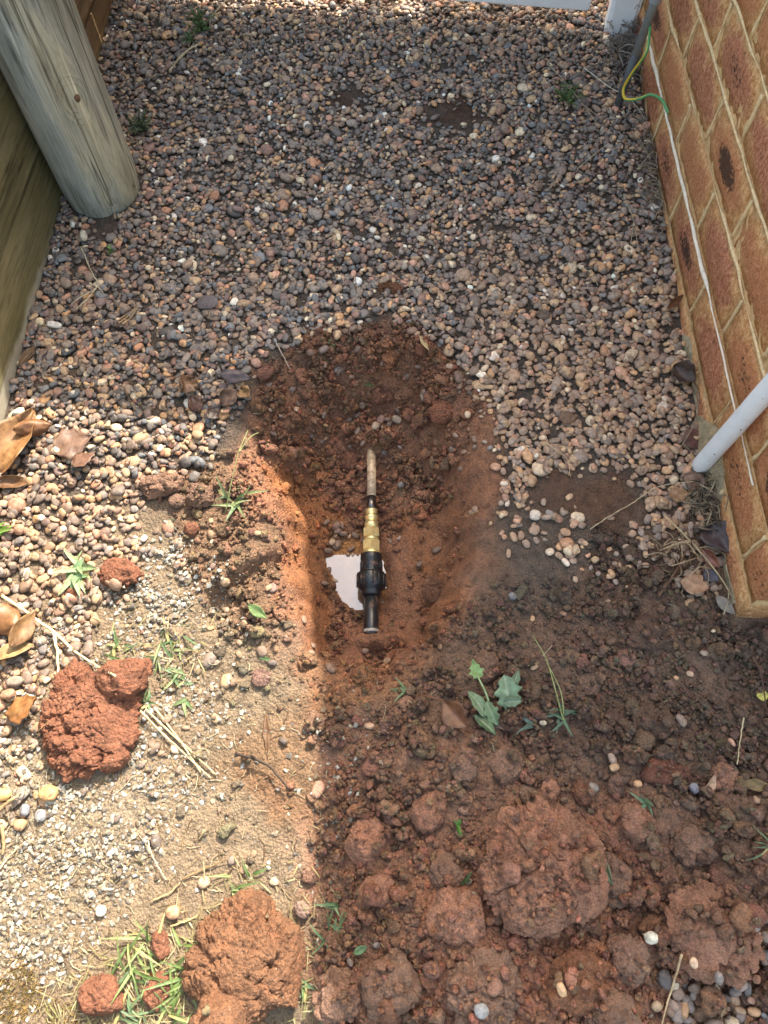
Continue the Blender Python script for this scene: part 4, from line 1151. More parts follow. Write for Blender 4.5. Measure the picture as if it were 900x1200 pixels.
# ================================================================== SINGLE STONES
def stone(px, py, a, b, c, yaw, col, label, z=0.0, sub=4, group=None):
    a, b, c = a*.74, b*.74, c*.7
    g = G(px, py, z); r = drop(g[0], g[1], a, b, c, yaw, .85)
    v, f = ICO[sub]; s = rng.uniform(0, 99)
    rr = 1+.10*fbm(v[:, 0]+s, v[:, 1]+s, v[:, 2], s=1.1, o=2, k=3)
    P = np.sign(v)*np.abs(v)**.88*rr[:, None]*np.array([a, b, c])
    Rm = rotmats(np.array([yaw]), np.array([r[1]]), np.array([r[2]]))[0]
    o = mesh_np('pebble', P@Rm.T, f, M_PEB, np.array(lin(*col)), True, None, (g[0], g[1], r[0]))
    tag(o, label, 'pebble', group)
for s in [
 (644, 647, .0095, .0085, .006, .3, (222, 196, 168), 'cream pebble lying alone on the flat grey soil patch'),
 (743, 1090, .011, .010, .0085, .2, (206, 198, 178), 'pale grey round pebble in the red soil near the bottom right'),
 (784, 1115, .0065, .009, .006, .2, (214, 178, 146), 'small tan pebble beside the top of the thin straw'),
 (553, 1163, .0105, .0105, .008, .2, (150, 148, 146), 'shiny grey pebble in the bottom centre of the heap'),
 (689, 924, .010, .009, .007, .2, (128, 118, 110), 'grey pebble above the largest red brown mound'),
 (738, 920, .0085, .006, .006, .2, (202, 158, 118), 'tan pebble at the tip of the small upright grass shoot'),
 (801, 925, .0085, .010, .007, .2, (128, 124, 128), 'blue grey pebble left of the pinkish red clod'),
 (864, 1080, .014, .011, .008, -.1, (136, 124, 116), 'large smooth grey pebble at the right edge among dark stones'),
 (850, 1146, .014, .010, .008, .1, (142, 128, 118), 'grey oval pebble right of the thin straw'),
 (812, 1132, .008, .013, .007, .5, (130, 118, 112), 'tilted grey pebble just right of the thin straw'),
 (764, 1140, .012, .014, .008, .3, (84, 78, 76), 'dark slate pebble left of the thin straw'),
 (637, 1140, .007, .010, .006, .3, (196, 158, 120), 'small tan pebble standing in the bottom right of the broad mound'),
 (470, 560, .0085, .007, .006, .3, (130, 120, 112), 'grey pebble right of the copper pipe', -.08),
 (545, 500, .0075, .0085, .006, .3, (206, 176, 148), 'pale pebble on the right slope of the hole', -.03),
 (662, 625, .012, .010, .007, -.1, (176, 140, 112), 'tan pebble at the lower right of the flat grey soil patch'),
 (206, 258, .007, .009, .006, .3, (230, 224, 214), 'bright white pebble right of the small herb by the post'),
 (102, 284, .010, .017, .010, .3, (200, 188, 168), 'white chipped stone between the post and the sleeper wall'),
 (68, 387, .019, .009, .007, -.1, (206, 200, 192), 'flat white stone on the gravel beside the sleeper wall'),
 (51, 383, .011, .011, .008, -.1, (212, 190, 156), 'cream stone left of the flat white stone'),
 (246, 362, .030, .020, .007, -.1, (104, 94, 94), 'large flat dark slate lying on the gravel left of centre'),
 (62, 930, .018, .014, .010, -.3, (180, 142, 98), 'big tan stone below the curled orange leaf at the left edge'),
 (8, 932, .018, .011, .009, .1, (206, 172, 114), 'yellow tan stone at the left edge'),
 (51, 956, .010, .011, .008, .1, (138, 138, 140), 'blue grey stone beside a tan one at lower left'),
 (34, 949, .009, .011, .008, .1, (124, 124, 128), 'dark grey stone left of the blue grey one at lower left'),
 (28, 966, .012, .010, .008, .1, (188, 146, 112), 'pinkish tan stone at lower left below the grey ones'),
 (22, 800, .018, .010, .008, .1, (140, 126, 112), 'grey brown stone above the curled orange leaf'),
 (14, 815, .016, .010, .008, .1, (158, 124, 100), 'brown stone left of the curled orange leaf'),
 (120, 1067, .009, .009, .007, .1, (218, 206, 182), 'white speckled pebble on the bare dirt above the grass'),
 (205, 1068, .013, .011, .009, .2, (196, 150, 116), 'pink pebble on the bare dirt above the grass'),
 (240, 1034, .011, .010, .007, .2, (176, 150, 122), 'tan pebble on the sunlit bare dirt'),
 (600, 700, .008, .009, .006, .3, (116, 112, 112), 'grey pebble under the flat grey soil patch'),
]:
    stone(*s)

# ================================================================== LEAVES
def leaf_grid(L, W, nu=18, nv=10, lobes=0.0, curl=0.0, fold=0.0, bend=0.0, twist=0.0, crum=0.0, seed=0, shape=.85, tip=1.0, hole=False):
    u = np.linspace(0, 1, nu); v = np.linspace(-1, 1, nv)
    U, Vv = np.meshgrid(u, v, indexing='ij')
    w = np.sin(PI*np.clip(U, 0.0, 1)**shape)**tip
    w = np.maximum(w, .03)
    if lobes: w = w*(1+lobes*np.sin(U*PI*7+.6)*np.sign(1)+lobes*.5*np.sin(U*23+seed))
    x = (U-.5)*L; y = Vv*w*W/2
    ang = curl*Vv*w
    rr = W/2
    if abs(curl) > 1e-3:
        y2 = np.sin(ang)/curl*rr; z = (1-np.cos(ang))/abs(curl)*rr*np.sign(curl)
        y = y2
    else: z = 0*y
    z = z+fold*np.abs(Vv)*w*W/2
    z = z+bend*((U-.5)**2)*L*2
    z = z+crum*W*fbm(U*2+seed, Vv*1.3+seed*.7, s=1.6, o=3, k=seed % 40)
    a = twist*(U-.5); y, z = y*np.cos(a)-z*np.sin(a), y*np.sin(a)+z*np.cos(a)
    # midrib
    z = z-.0006*np.exp(-(Vv/.12)**2)
    F = np.array([[i*nv+j, (i+1)*nv+j, (i+1)*nv+j+1, i*nv+j+1] for i in range(nu-1) for j in range(nv-1)])
    return np.stack([x, y, z], -1).reshape(-1, 3), F, U.ravel(), Vv.ravel()
def eul(rx_, ry_, rz_):
    return np.array(Matrix.Rotation(rz_, 3, 'Z') @ Matrix.Rotation(ry_, 3, 'Y') @ Matrix.Rotation(rx_, 3, 'X'))
def leaf(px, py, L, W, yaw, col, label, tilt=(0, 0), lift=.002, col2=None, stalk=None, mat=None, name='dry_leaf', cat='leaf', z=0.0, q=80, rad=None, **kw):
    g = G(px, py, z)
    V, F, U, Vv = leaf_grid(L, W, **kw)
    R = eul(tilt[0], tilt[1], yaw); V = V@R.T
    zz = hm_at(g[0], g[1], rad or min(L, W)*.4, q)
    off = zz-np.percentile(V[:, 2], 25)+lift
    k_ = .62 if (px < 380 and py > 480 and mat is None) else 1.0  # dry leaves in the sun patch get a darker colour against the sun
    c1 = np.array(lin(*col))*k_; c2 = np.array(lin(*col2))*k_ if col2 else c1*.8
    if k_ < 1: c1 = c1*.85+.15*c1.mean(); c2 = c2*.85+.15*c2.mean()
    t = (.5+.5*fbm(U*3+L*99, Vv*2, s=1.4, o=2, k=17))[:, None]
    C = c1*(1-t)+c2*t
    rib = np.exp(-(Vv/.10)**2)[:, None]*.35
    C = C*(1-rib)+rib*np.clip(c1*1.25, 0, 1)
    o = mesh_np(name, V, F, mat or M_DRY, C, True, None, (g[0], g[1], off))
    md = o.modifiers.new('thick', 'SOLIDIFY'); md.thickness = .0005
    tag(o, label, cat)
    if stalk:
        Rm = R; base = Rm@np.array([-L/2, 0, 0.0]); d = Rm@np.array([-1, stalk[1], 0]); d /= np.linalg.norm(d)
        mb = MB(); mb.tube(spline([base+d*-.004, base+d*stalk[0]*.5+[0, 0, .002], base+d*stalk[0]+[0, 0, -.003]], 12), [.0012]*len(spline([base, base+d, base+d*2], 12)), 6, c1*.9)
        mb.build('leaf_stalk', M_STRAW, o)
    return o
leaf(22, 528, .135, .085, 1.15, (216, 160, 92), 'large curled orange tan dry leaf at the left edge under the sleeper', (.15, -.1), .012, (172, 116, 60), curl=1.15, lobes=.14, crum=.10, seed=3, bend=-.05)
leaf(48, 512, .060, .040, .3, (196, 136, 76), 'small curled flap of dry leaf beside the large orange tan leaf', (.5, .2), .014, (150, 92, 48), curl=-1.2, lobes=.1, crum=.08, seed=9)
leaf(20, 570, .060, .030, .1, (160, 112, 66), 'folded brown leaf piece under the large orange tan leaf', (.2, .1), .002, curl=1.4, crum=.06, seed=4)
leaf(90, 524, .066, .060, .4, (176, 136, 108), 'flat pinkish brown dry leaf on the sunlit gravel', (.05, 0), .004, (156, 116, 92), lobes=.08, crum=.05, seed=12, shape=.7)
leaf(104, 544, .044, .036, .7, (168, 124, 98), 'folded half of a pinkish brown leaf casting a shadow', (-.35, .1), .010, (144, 102, 80), lobes=.06, crum=.05, seed=13, shape=.7)
leaf(14, 732, .066, .058, -.5, (196, 142, 86), 'curled tan leaf of the pair at the left edge', (.1, .15), .012, (166, 108, 60), curl=-1.1, crum=.07, seed=21)
leaf(36, 742, .062, .034, 1.2, (206, 160, 100), 'narrow upright tan leaf leaning on the curled pair', (.8, .1), .016, (180, 128, 74), curl=.8, crum=.05, seed=22)
leaf(22, 766, .060, .030, .35, (220, 188, 128), 'pale yellow tan leaf lying under the curled pair', (-.25, .1), .006, (196, 152, 92), curl=.7, crum=.05, seed=23)
leaf(36, 832, .052, .044, .5, (214, 152, 78), 'curled orange leaf tipped up beside the red soil heap', (-.25, -.25), .014, (170, 104, 48), curl=-.5, crum=.08, seed=25, shape=.75, lobes=.06)
leaf(796, 446, .050, .046, -1.0, (78, 56, 46), 'dark brown curled leaf on the gravel beside the wall', (.5, -.2), .012, (58, 42, 36), curl=.9, crum=.06, seed=31, lobes=.04)
leaf(806, 450, .046, .012, -1.35, (162, 128, 84), 'narrow tan curled leaf edge against the dark brown leaf', (.4, -.1), .018, curl=1.2, crum=.05, seed=32)
leaf(838, 636, .058, .056, -1.35, (84, 72, 74), 'large purple grey dead leaf at the foot of the wall', (.35, -.2), .012, (78, 60, 58), fold=.35, crum=.04, seed=33, shape=.7, lobes=.03)
leaf(826, 660, .040, .020, -1.1, (150, 96, 76), 'small reddish leaf poking out below the purple grey leaf', (.9, -.2), .012, (100, 58, 48), curl=.9, crum=.04, seed=34)
leaf(829, 678, .028, .024, -.9, (88, 80, 84), 'small bluish grey leaf below the purple grey leaf', (.25, -.1), .006, (74, 68, 76), crum=.05, seed=35)
leaf(848, 607, .044, .018, -.6, (158, 116, 82), 'folded tan leaf tucked against the brick corner', (1.0, -.2), .014, (128, 90, 62), curl=.9, crum=.04, seed=36)
leaf(812, 518, .046, .040, .2, (124, 84, 76), 'dull maroon leaf under the dark brown leaf by the wall', (.1, 0), .004, (100, 70, 62), crum=.05, seed=37)
leaf(812, 568, .044, .034, -.6, (150, 116, 92), 'brown leaf under the bottom of the white pipe', (.2, 0), .004, (118, 88, 72), crum=.05, seed=38)
leaf(794, 582, .040, .028, .2, (184, 146, 110), 'tan leaf on the gravel below the white pipe', (.1, .1), .004, (152, 116, 88), crum=.05, seed=39)
leaf(808, 690, .046, .032, -.2, (196, 154, 122), 'pale pinkish tan leaf above three small pebbles by the wall', (.1, .1), .004, (170, 128, 98), crum=.04, seed=40)
leaf(846, 712, .040, .018, -.8, (150, 136, 120), 'grey tan leaf at the brick corner', (.3, .2), .006, crum=.04, seed=41)
leaf(787, 362, .056, .014, .75, (138, 92, 66), 'narrow reddish brown leaf beside the wall base', (.5, .1), .006, (104, 68, 50), curl=.7, crum=.03, seed=42)
leaf(496, 416, .034, .010, -1.1, (190, 162, 112), 'narrow straw coloured leaf on the upper rim of the hole', (.3, .1), .006, (160, 128, 84), curl=.5, crum=.02, seed=43)
leaf(225, 460, .046, .040, 1.2, (140, 108, 82), 'crumpled brown leaf on the shaded gravel left of the hole', (.5, .3), .012, (96, 72, 56), curl=.8, crum=.16, seed=44, lobes=.1)
leaf(232, 480, .036, .028, -1.0, (112, 78, 64), 'dark crumpled leaf below the crumpled brown leaf', (.3, .3), .006, (84, 60, 50), crum=.12, seed=45)
leaf(280, 452, .058, .026, -.1, (104, 90, 92), 'grey purple dead leaf beside the left rim of the hole', (.3, .1), .010, (84, 70, 70), crum=.10, seed=46)
leaf(272, 474, .040, .034, .6, (128, 96, 76), 'curled brown leaf under the grey purple leaf', (.4, -.2), .008, (92, 70, 56), curl=.9, crum=.12, seed=47)
leaf(290, 470, .030, .028, -.9, (170, 134, 92), 'tan crumpled leaf at the left rim of the hole', (.4, -.2), .010, (124, 94, 62), curl=.9, crum=.12, seed=48)
leaf(254, 490, .034, .026, .9, (106, 84, 72), 'small dark leaf on the gravel at the shadow edge', (.2, .2), .006, crum=.12, seed=49)
leaf(530, 842, .052, .036, -.9, (128, 88, 62), 'folded brown leaf with a long stalk beside the green leaves', (.35, -.3), .012, (96, 64, 46), fold=.7, crum=.04, seed=50, stalk=(.04, -.6), shape=1.1)
leaf(573, 846, .046, .022, -.75, (98, 72, 52), 'dark brown leaf under the broad green leaves', (.5, .1), .008, (80, 58, 44), curl=.6, crum=.04, seed=51)
leaf(893, 815, .019, .017, .1, (226, 214, 112), 'small bright yellow leaf at the right edge', (0, 0), .002, (206, 190, 90), crum=.02, seed=52)
leaf(871, 922, .040, .016, -.15, (142, 116, 70), 'olive brown leaf at the right edge', (.2, 0), .006, (116, 92, 54), curl=.5, crum=.03, seed=53)
leaf(818, 920, .026, .018, .9, (206, 170, 138), 'pale curled leaf scrap left of the pinkish red clod', (.5, 0), .008, curl=1.2, crum=.05, seed=54)
leaf(107, 208, .034, .018, 1.1, (140, 110, 76), 'small brown leaf beside the timber post', (.2, 0), .003, crum=.05, seed=55) if False else None
leaf(636, 372, .030, .022, .1, (112, 92, 78), 'flat brown leaf on the gravel right of centre', (.1, 0), .004, crum=.05, seed=56)
leaf(664, 493, .034, .026, .2, (122, 94, 74), 'flat dusty brown leaf on the pink gravel', (.05, 0), .003, crum=.04, seed=57)
leaf(313, 860, .012, .055, .1, (150, 106, 60), 'thin ochre leaf scrap on the sunlit dirt', (0, 0), .001, crum=.02, seed=58)
leaf(758, 108, .030, .026, .3, (176, 136, 92), 'round tan leaf behind the earth wire by the wall', (.3, .2), .006, (150, 112, 74), crum=.04, seed=59)
leaf(464, 886, .012, .016, .8, (150, 78, 60), 'tiny red leaf scrap on the soil below the hole', (0, 0), .002, crum=.02, seed=60) if False else None
leaf(38, 425, .05, .016, 1.2, (112, 86, 62), 'brown curled leaf against the foot of the sleeper wall', (.4, .1), .006, curl=.8, crum=.05, seed=61)
leaf(305, 722, .036, .017, -.6, (132, 150, 92), 'torn green leaf lying left of the hole', (.3, .1), .008, (104, 132, 78), mat=M_GREEN, name='green_leaf', curl=.4, crum=.03, seed=62)
leaf(692, 1012, .046, .016, -1.15, (150, 160, 124), 'pale green folded leaf beside the largest mound', (.6, .1), .010, (118, 134, 100), mat=M_GREEN, name='green_leaf', fold=.5, crum=.02, seed=63)
leaf(690, 1036, .020, .016, -.2, (112, 122, 96), 'small grey green leaf under the pale folded leaf', (.2, .1), .006, mat=M_GREEN, name='green_leaf', crum=.02, seed=64)
leaf(424, 1106, .020, .010, .4, (110, 140, 100), 'small green leaf in the soil at the shadow edge', (.2, .1), .006, mat=M_GREEN, name='green_leaf', crum=.02, seed=65)

# ================================================================== PLANTS
def blade(L, w, bend, tw=0.0, n=7):
    t = np.linspace(0, 1, n); ww = w*np.clip(1-t**2.2, .04, 1)*np.clip(.55+t*2.2, 0, 1)
    x = L*(np.sin(t*bend)/bend if abs(bend) > 1e-3 else t); z = L*((1-np.cos(t*bend))/bend if abs(bend) > 1e-3 else 0*t)
    V = []
    for i in range(n):
        V += [(x[i], -ww[i]/2, z[i]+ww[i]*.22), (x[i], 0, z[i]), (x[i], ww[i]/2, z[i]+ww[i]*.22)]
    F = [[3*i+k, 3*i+3+k, 3*i+4+k, 3*i+1+k] for i in range(n-1) for k in (0, 1)]
    return np.array(V), np.array(F)
GREENS = [(100, 126, 78), (116, 138, 88), (86, 114, 70), (136, 148, 100), (108, 132, 94)]
def tuft(px, py, label, n, L, w, cat='grass', name='grass_tuft', spread=.01, elev=(.1, .8), dry=.2, bendr=(-1.2, -.2), yaw_rng=(0, 2*PI), greens=GREENS, stems=None, z=0.0, group=None):
    g = G(px, py, z); zz = hm_at(g[0], g[1], .008, 50)
    e = empty(name, (g[0], g[1], zz)); tag(e, label, cat, group)
    for i in range(n):
        l = L*random.uniform(.55, 1.1); V, F = blade(l, w*random.uniform(.7, 1.2), random.uniform(*bendr))
        el = random.uniform(*elev); yw = random.uniform(*yaw_rng)
        V = V@eul(random.uniform(-.5, .5), -el, yw).T
        V += [random.uniform(-spread, spread), random.uniform(-spread, spread), .002]
        V[:, 2] = np.maximum(V[:, 2], .0015+.001*random.random())
        c = np.array(lin(*random.choice(greens))) if random.random() > dry else np.array(lin(196, 178, 120))
        o = mesh_np('blade', V, F, M_GREEN if random.random() > .0 else M_STRAW, c*random.uniform(.85, 1.15), True, e)
    if stems:
        for pts in stems:
            pts = [np.array(p) for p in pts]
            mb = MB(); P = spline(pts, 20); mb.tube(P, np.linspace(.0011, .0007, len(P)), 6, np.array(lin(156, 160, 104))); mb.build('stem', M_STRAW, e)
    return e
tuft(275, 590, 'green grass sprig with a tall seed stalk left of the hole', 11, .05, .0062, spread=.014, elev=(.2, .9), dry=.05,
     stems=[[(-.012, -.02, 0), (.0, .02, .03), (.012, .065, .05), (.024, .105, .052)], [(.012, .065, .05), (.03, .09, .056), (.042, .10, .054)]])
tuft(94, 672, 'leafy grey green weed with pointed leaves on the sunlit pebbles', 14, .042, .0115, 'weed', 'leafy_weed', .008, (.15, .6), .04, (-.9, -.1), greens=[(134, 156, 112), (150, 170, 124), (116, 144, 100)])
tuft(200, 762, 'sprawling green grass tuft above the red soil heap', 16, .045, .0045, spread=.022, elev=(.1, .6), dry=.25)
tuft(134, 765, 'thin yellowing grass tuft left of the sprawling tuft', 10, .032, .0038, spread=.015, elev=(.1, .6), dry=.4)
tuft(212, 792, 'small green grass tuft right of the red soil heap', 12, .026, .005, spread=.012, elev=(.1, .7), dry=.05)
tuft(172, 826, 'tiny dried weed at the corner of the red soil heap', 8, .018, .004, 'weed', 'small_weed', .006, (.2, .9), .5)
tuft(216, 820, 'two small green blades on the bare dirt', 3, .026, .006, spread=.004, elev=(.1, .3), dry=0)
gl = [(112, 134, 74), (128, 148, 88), (98, 122, 70), (146, 156, 102)]
tuft(165, 1120, 'bright green grass tuft left of the narrow red lump', 22, .055, .0042, spread=.02, elev=(.2, .9), dry=.1, greens=gl)
tuft(222, 1125, 'bright green grass tuft between the red lump and the big orange clod', 24, .05, .0044, spread=.02, elev=(.2, .8), dry=.1, greens=gl)
tuft(210, 1175, 'green grass tuft at the bottom edge beside the orange clods', 20, .046, .0042, spread=.02, elev=(.2, .8), dry=.15, greens=gl)
tuft(150, 1180, 'grey green grass tuft at the bottom edge by the flat reddish clod', 18, .046, .0042, spread=.02, elev=(.2, .8), dry=.2, greens=[(128, 146, 104), (110, 132, 96)])
tuft(285, 1040, 'sparse green grass above the big orange clod', 10, .04, .0045, spread=.018, elev=(.15, .8), dry=.2, greens=gl)
tuft(395, 1080, 'shaded green grass tuft at the shadow edge', 18, .03, .004, spread=.022, elev=(.2, .9), dry=.1, greens=[(92, 116, 80), (110, 132, 92)])
tuft(362, 1160, 'small green grass shoots between the big orange clod and the shade', 9, .03, .004, spread=.012, elev=(.2, .9), dry=.2)
tuft(380, 1180, 'short shaded grass at the bottom edge', 9, .03, .004, spread=.012, elev=(.2, .9), dry=.1, greens=[(92, 116, 80), (110, 132, 92)])
tuft(655, 842, 'green grass stalk with a yellow tip beside the broad green leaves', 10, .036, .0045, spread=.008, elev=(.1, .7), dry=.0, greens=[(96, 124, 94), (84, 110, 86)],
     stems=[[(.0, -.012, 0), (-.012, .03, .02), (-.024, .075, .03), (-.04, .11, .028)], [(.0, -.012, 0), (-.004, .03, .016), (-.02, .07, .02)]])
tuft(620, 852, 'low grey green grass blades between the stalk and the broad leaves', 6, .028, .005, spread=.006, elev=(.05, .4), dry=0, greens=[(120, 140, 124), (100, 122, 104)], yaw_rng=(2.5, 4.0))
tuft(745, 940, 'small upright green grass shoot in the dug soil', 5, .03, .005, spread=.004, elev=(.5, 1.1), dry=0, greens=[(98, 124, 92), (112, 138, 104)])
tuft(472, 808, 'short green grass sprig on the soil below the hole', 9, .022, .0034, spread=.006, elev=(.05, .5), dry=0.1, greens=[(128, 150, 104), (108, 134, 88)])
tuft(432, 432, 'tiny green sprout on the far slope of the hole', 6, .018, .003, spread=.008, elev=(.2, .8), dry=0, greens=[(90, 118, 72)])
tuft(388, 405, 'faint green sprout at the far rim of the hole', 4, .014, .003, spread=.005, elev=(.2, .8), dry=0, greens=[(90, 118, 72)])
tuft(535, 968, 'tiny bright green seedling in the dug soil', 5, .012, .005, 'seedling', 'seedling', .003, (.2, .8), 0, greens=[(84, 132, 54)])
tuft(133, 296, 'small bright green seedling below the timber post', 9, .016, .007, 'seedling', 'seedling', .004, (.3, .9), 0, greens=[(92, 136, 62), (108, 152, 74)])
tuft(2, 626, 'light green weed cut off by the left edge', 9, .03, .010, 'weed', 'leafy_weed', .008, (.3, .9), 0, greens=[(132, 168, 80), (112, 150, 70)])
tuft(880, 992, 'mossy dry grass sprig at the right edge', 12, .032, .003, spread=.012, elev=(.2, .8), dry=.4, greens=[(104, 124, 84)])
tuft(893, 1045, 'pale lichen like sprig at the right edge', 10, .018, .004, 'weed', 'small_weed', .008, (.2, .9), .2, greens=[(168, 172, 138), (140, 150, 110)])
tuft(538, 1030, 'dark green leaf tips in a gap of the heap', 4, .018, .006, spread=.004, elev=(.2, .6), dry=0, greens=[(78, 100, 52)])
tuft(315, 772, 'single green blade at the near left rim of the hole', 2, .03, .005, spread=.003, elev=(.05, .2), dry=0)
def herb(px, py, label, R, H, n, greens, lw=.006, name='herb_clump'):
    """bushy little plant: stems with many tiny leaves"""
    g = G(px, py); zz = hm_at(g[0], g[1], .01, 40)
    e = empty(name, (g[0], g[1], zz)); tag(e, label, 'weed')
    mb = MB(); sm = MB()
    for i in range(n):
        a = random.uniform(0, 2*PI); r = R*math.sqrt(random.random()); h = H*(1-.5*(r/R)**2)*random.uniform(.5, 1.1)
        tipp = np.array([r*math.cos(a), r*math.sin(a), h])
        P = spline([(0, 0, 0), tipp*[.5, .5, .6], tipp], 8); sm.tube(P, .0006, 5, np.array(lin(110, 120, 70)))
        for k in range(11):
            p = P[min(len(P)-1, 2+int(random.random()*(len(P)-2)))]
            V, F, _, _ = leaf_grid(lw*random.uniform(.7, 1.3), lw*.55, 4, 3, fold=.3)
            V = V@eul(random.uniform(-.6, .6), -random.uniform(-.2, .9), random.uniform(0, 2*PI)).T
            mb.add(V+p+np.random.default_rng(i*50+k).normal(size=3)*.0018, F, None, np.array(lin(*random.choice(greens)))*random.uniform(.8, 1.2))
    mb.build('foliage', M_GREEN, e)['kind'] = 'stuff'; sm.build('stem', M_STRAW, e)
hg = [(84, 116, 66), (102, 134, 80), (120, 148, 100), (70, 100, 58)]
herb(238, 40, 'feathery green weed on the gravel near the top left', .045, .05, 34, hg)
herb(168, 156, 'bushy grey green herb beside the round timber post', .042, .045, 34, [(92, 108, 84), (110, 124, 98), (128, 140, 112), (80, 96, 70)])
herb(222, 54, 'small green offshoot left of the feathery weed', .016, .018, 8, hg)
herb(664, 122, 'small feathery green weed on the gravel near the wall', .036, .036, 22, [(92, 124, 72), (112, 140, 86)])

def broadleaf():
    g = G(568, 838); zz = hm_at(g[0], g[1], .015, 70)
    e = empty('broadleaf_weed', (g[0], g[1], zz)); tag(e, 'uprooted weed with broad toothed grey green leaves in the dug soil', 'weed')
    for (dx, dy, L, W, yaw, tx, ty, c) in ((-.012, .006, .052, .022, 2.2, .5, -.25, (130, 152, 118)), (.028, .022, .056, .036, 1.75, .15, -.5, (134, 158, 124)),
                                      (.004, -.004, .036, .020, 2.0, -.4, -.2, (120, 144, 104)), (.032, .012, .03, .014, .1, .2, -.1, (110, 134, 104)), (-.006, -.018, .040, .022, 2.4, .6, 0, (92, 116, 84)),
                                      (.040, .042, .030, .012, 1.2, .3, -.3, (112, 130, 98))):
        V, F, U, Vv = leaf_grid(L, W, 22, 9, lobes=.16, fold=.22, bend=-.12, crum=.03, seed=int(L*9999), shape=1.15, tip=.8)
        V = V@eul(tx, ty, yaw).T
        cc = np.array(lin(*c)); rib = np.exp(-(Vv/.10)**2)[:, None]*.5
        C = cc*(1-rib)+rib*np.array(lin(188, 200, 170))
        o = mesh_np('leaf', V+[dx, dy, .018], F, M_GREEN, C, True, e)
        md = o.modifiers.new('thick', 'SOLIDIFY'); md.thickness = .0005
    mb = MB()
    P = spline([(.008, -.02, .004), (-.002, .02, .02), (-.014, .048, .02)], 16); mb.tube(P, np.linspace(.0017, .0012, len(P)), 7, np.array(lin(150, 172, 124)))
    mb.build('stem', M_STRAW, e)
    V, F, U, Vv = leaf_grid(.028, .02, 14, 7, lobes=.25, crum=.1, seed=5, shape=.6)
    V = V@eul(.2, -.2, 1.9).T
    mb = MB(); mb.add(V+[-.016, .058, .02], F, None, np.array(lin(140, 172, 108))); mb.build('leaf', M_GREEN, e)
broadleaf()

# grass thatch at bottom left (stuff) and dry fibres
mb = MB(); base_den = density([([(60, 1160), (140, 1090), (250, 1060), (260, 1300), (60, 1300)], 1), ([(230, 1060), (300, 1000), (370, 1040), (380, 1300), (340, 1300), (340, 1060)], .5), ([(120, 740), (240, 730), (230, 800), (130, 790)], .4)], 25)
base_den = base_den*~CLODMASK
for x, y in sample(base_den, 650):
    V, F = blade(random.uniform(.012, .032), random.uniform(.0012, .0024), random.uniform(-.6, .3), n=4)
    V = V@eul(random.uniform(-.6, .6), -random.uniform(-.05, .35), random.uniform(0, 2*PI)).T
    c = random.choice([(206, 188, 138), (190, 170, 120), (220, 204, 156), (170, 168, 110)])
    mb.add(V+[x, y, hm_at(x, y)+.0025], F, None, np.array(lin(*c))*random.uniform(.4, .7))
o = mb.build('dry_thatch', M_STRAW); tag(o, 'dry straw coloured thatch round the green grass', 'dry grass', None, 'stuff')
mb = MB(); fib_den = density([([(0, 900), (250, 760), (380, 800), (380, 1300), (0, 1300)], 1), ([(380, 830), (900, 640), (900, 1250), (380, 1250)], .12), ([(100, 480), (800, 480), (800, 100), (100, 100)], .05)], 30)
fib_den = fib_den*np.where(CLODMASK, .1, 1)
for x, y in sample(fib_den, 700):
    L = random.uniform(.006, .022); a = random.uniform(0, 2*PI); d = np.array([math.cos(a), math.sin(a), 0])*L/2
    m_ = np.array([random.uniform(-.2, .2)*L, random.uniform(-.2, .2)*L, .001]); z = hm_at(x, y)+.0015
    c = random.choice([(200, 180, 136), (176, 150, 110), (120, 92, 66), (214, 200, 164)])
    mb.tube([np.array([x, y, z])-d, np.array([x, y, z])+m_, np.array([x, y, z])+d], random.uniform(.0003, .0007), 4, np.array(lin(*c))*.7, False)
o = mb.build('plant_fibres', M_STRAW); tag(o, 'fine dry stalk fragments littering the ground', 'litter', None, 'stuff')
# moss patch bottom left
mb = MB()
mden = density([([(2, 1150), (22, 1122), (44, 1140), (46, 1180), (20, 1200), (-10, 1190)], 1.0), ([(60, 1170), (90, 1180), (90, 1230), (50, 1230)], .5)], 8)
for x, y in sample(mden, 900):
    V, F = blade(random.uniform(.004, .009), .0012, random.uniform(-.5, .5), n=3)
    V = V@eul(0, -random.uniform(.6, 1.5), random.uniform(0, 2*PI)).T
    mb.add(V+[x, y, hm_at(x, y)], F, None, np.array(lin(*random.choice([(140, 112, 60), (120, 100, 50), (160, 130, 76), (104, 96, 46)]))))
o = mb.build('moss', M_STRAW); tag(o, 'brown green moss cushion at the bottom left corner', 'moss', None, 'stuff')

# ================================================================== STRAWS AND TWIGS
STRAW = (222, 206, 166); GREYT = (170, 156, 136); DARKT = (98, 80, 64)
def stick(paths, label, r=.0016, col=STRAW, name='straw', cat='straw', lift=.004, zs=None):
    """paths: list of lists of (px,py[,extra height])"""
    mb = MB(); o0 = None
    for path in paths:
        P = []
        for p in path:
            g = G(p[0], p[1], 0); zz = hm_at(g[0], g[1], .006, 90)
            g = G(p[0], p[1], zz); P.append([g[0], g[1], zz+lift+(p[2] if len(p) > 2 else 0)])
        P = np.array(P)
        if o0 is None: o0 = P[0].copy()
        S_ = spline(P-o0, 8*len(P)); n = len(S_)
        S_ = S_+np.stack([vnoise(np.arange(n)*.6, np.full(n, o0[0]*50), k=1), vnoise(np.arange(n)*.6, np.full(n, o0[1]*50), k=2), np.zeros(n)], 1)*.0008
        mb.tube(S_, np.linspace(r, r*.6, n), 7, np.array(lin(*col)))
    o = mb.build(name, M_STRAW, None, True, tuple(o0)); tag(o, label, cat); return o
stick([[(8, 701, .01), (60, 738, .006), (100, 772, .004), (138, 793, .004)], [(66, 742, .006), (69, 765, .002), (70, 793, .001)]], 'long pale forked straw above the red soil heap', .0026)
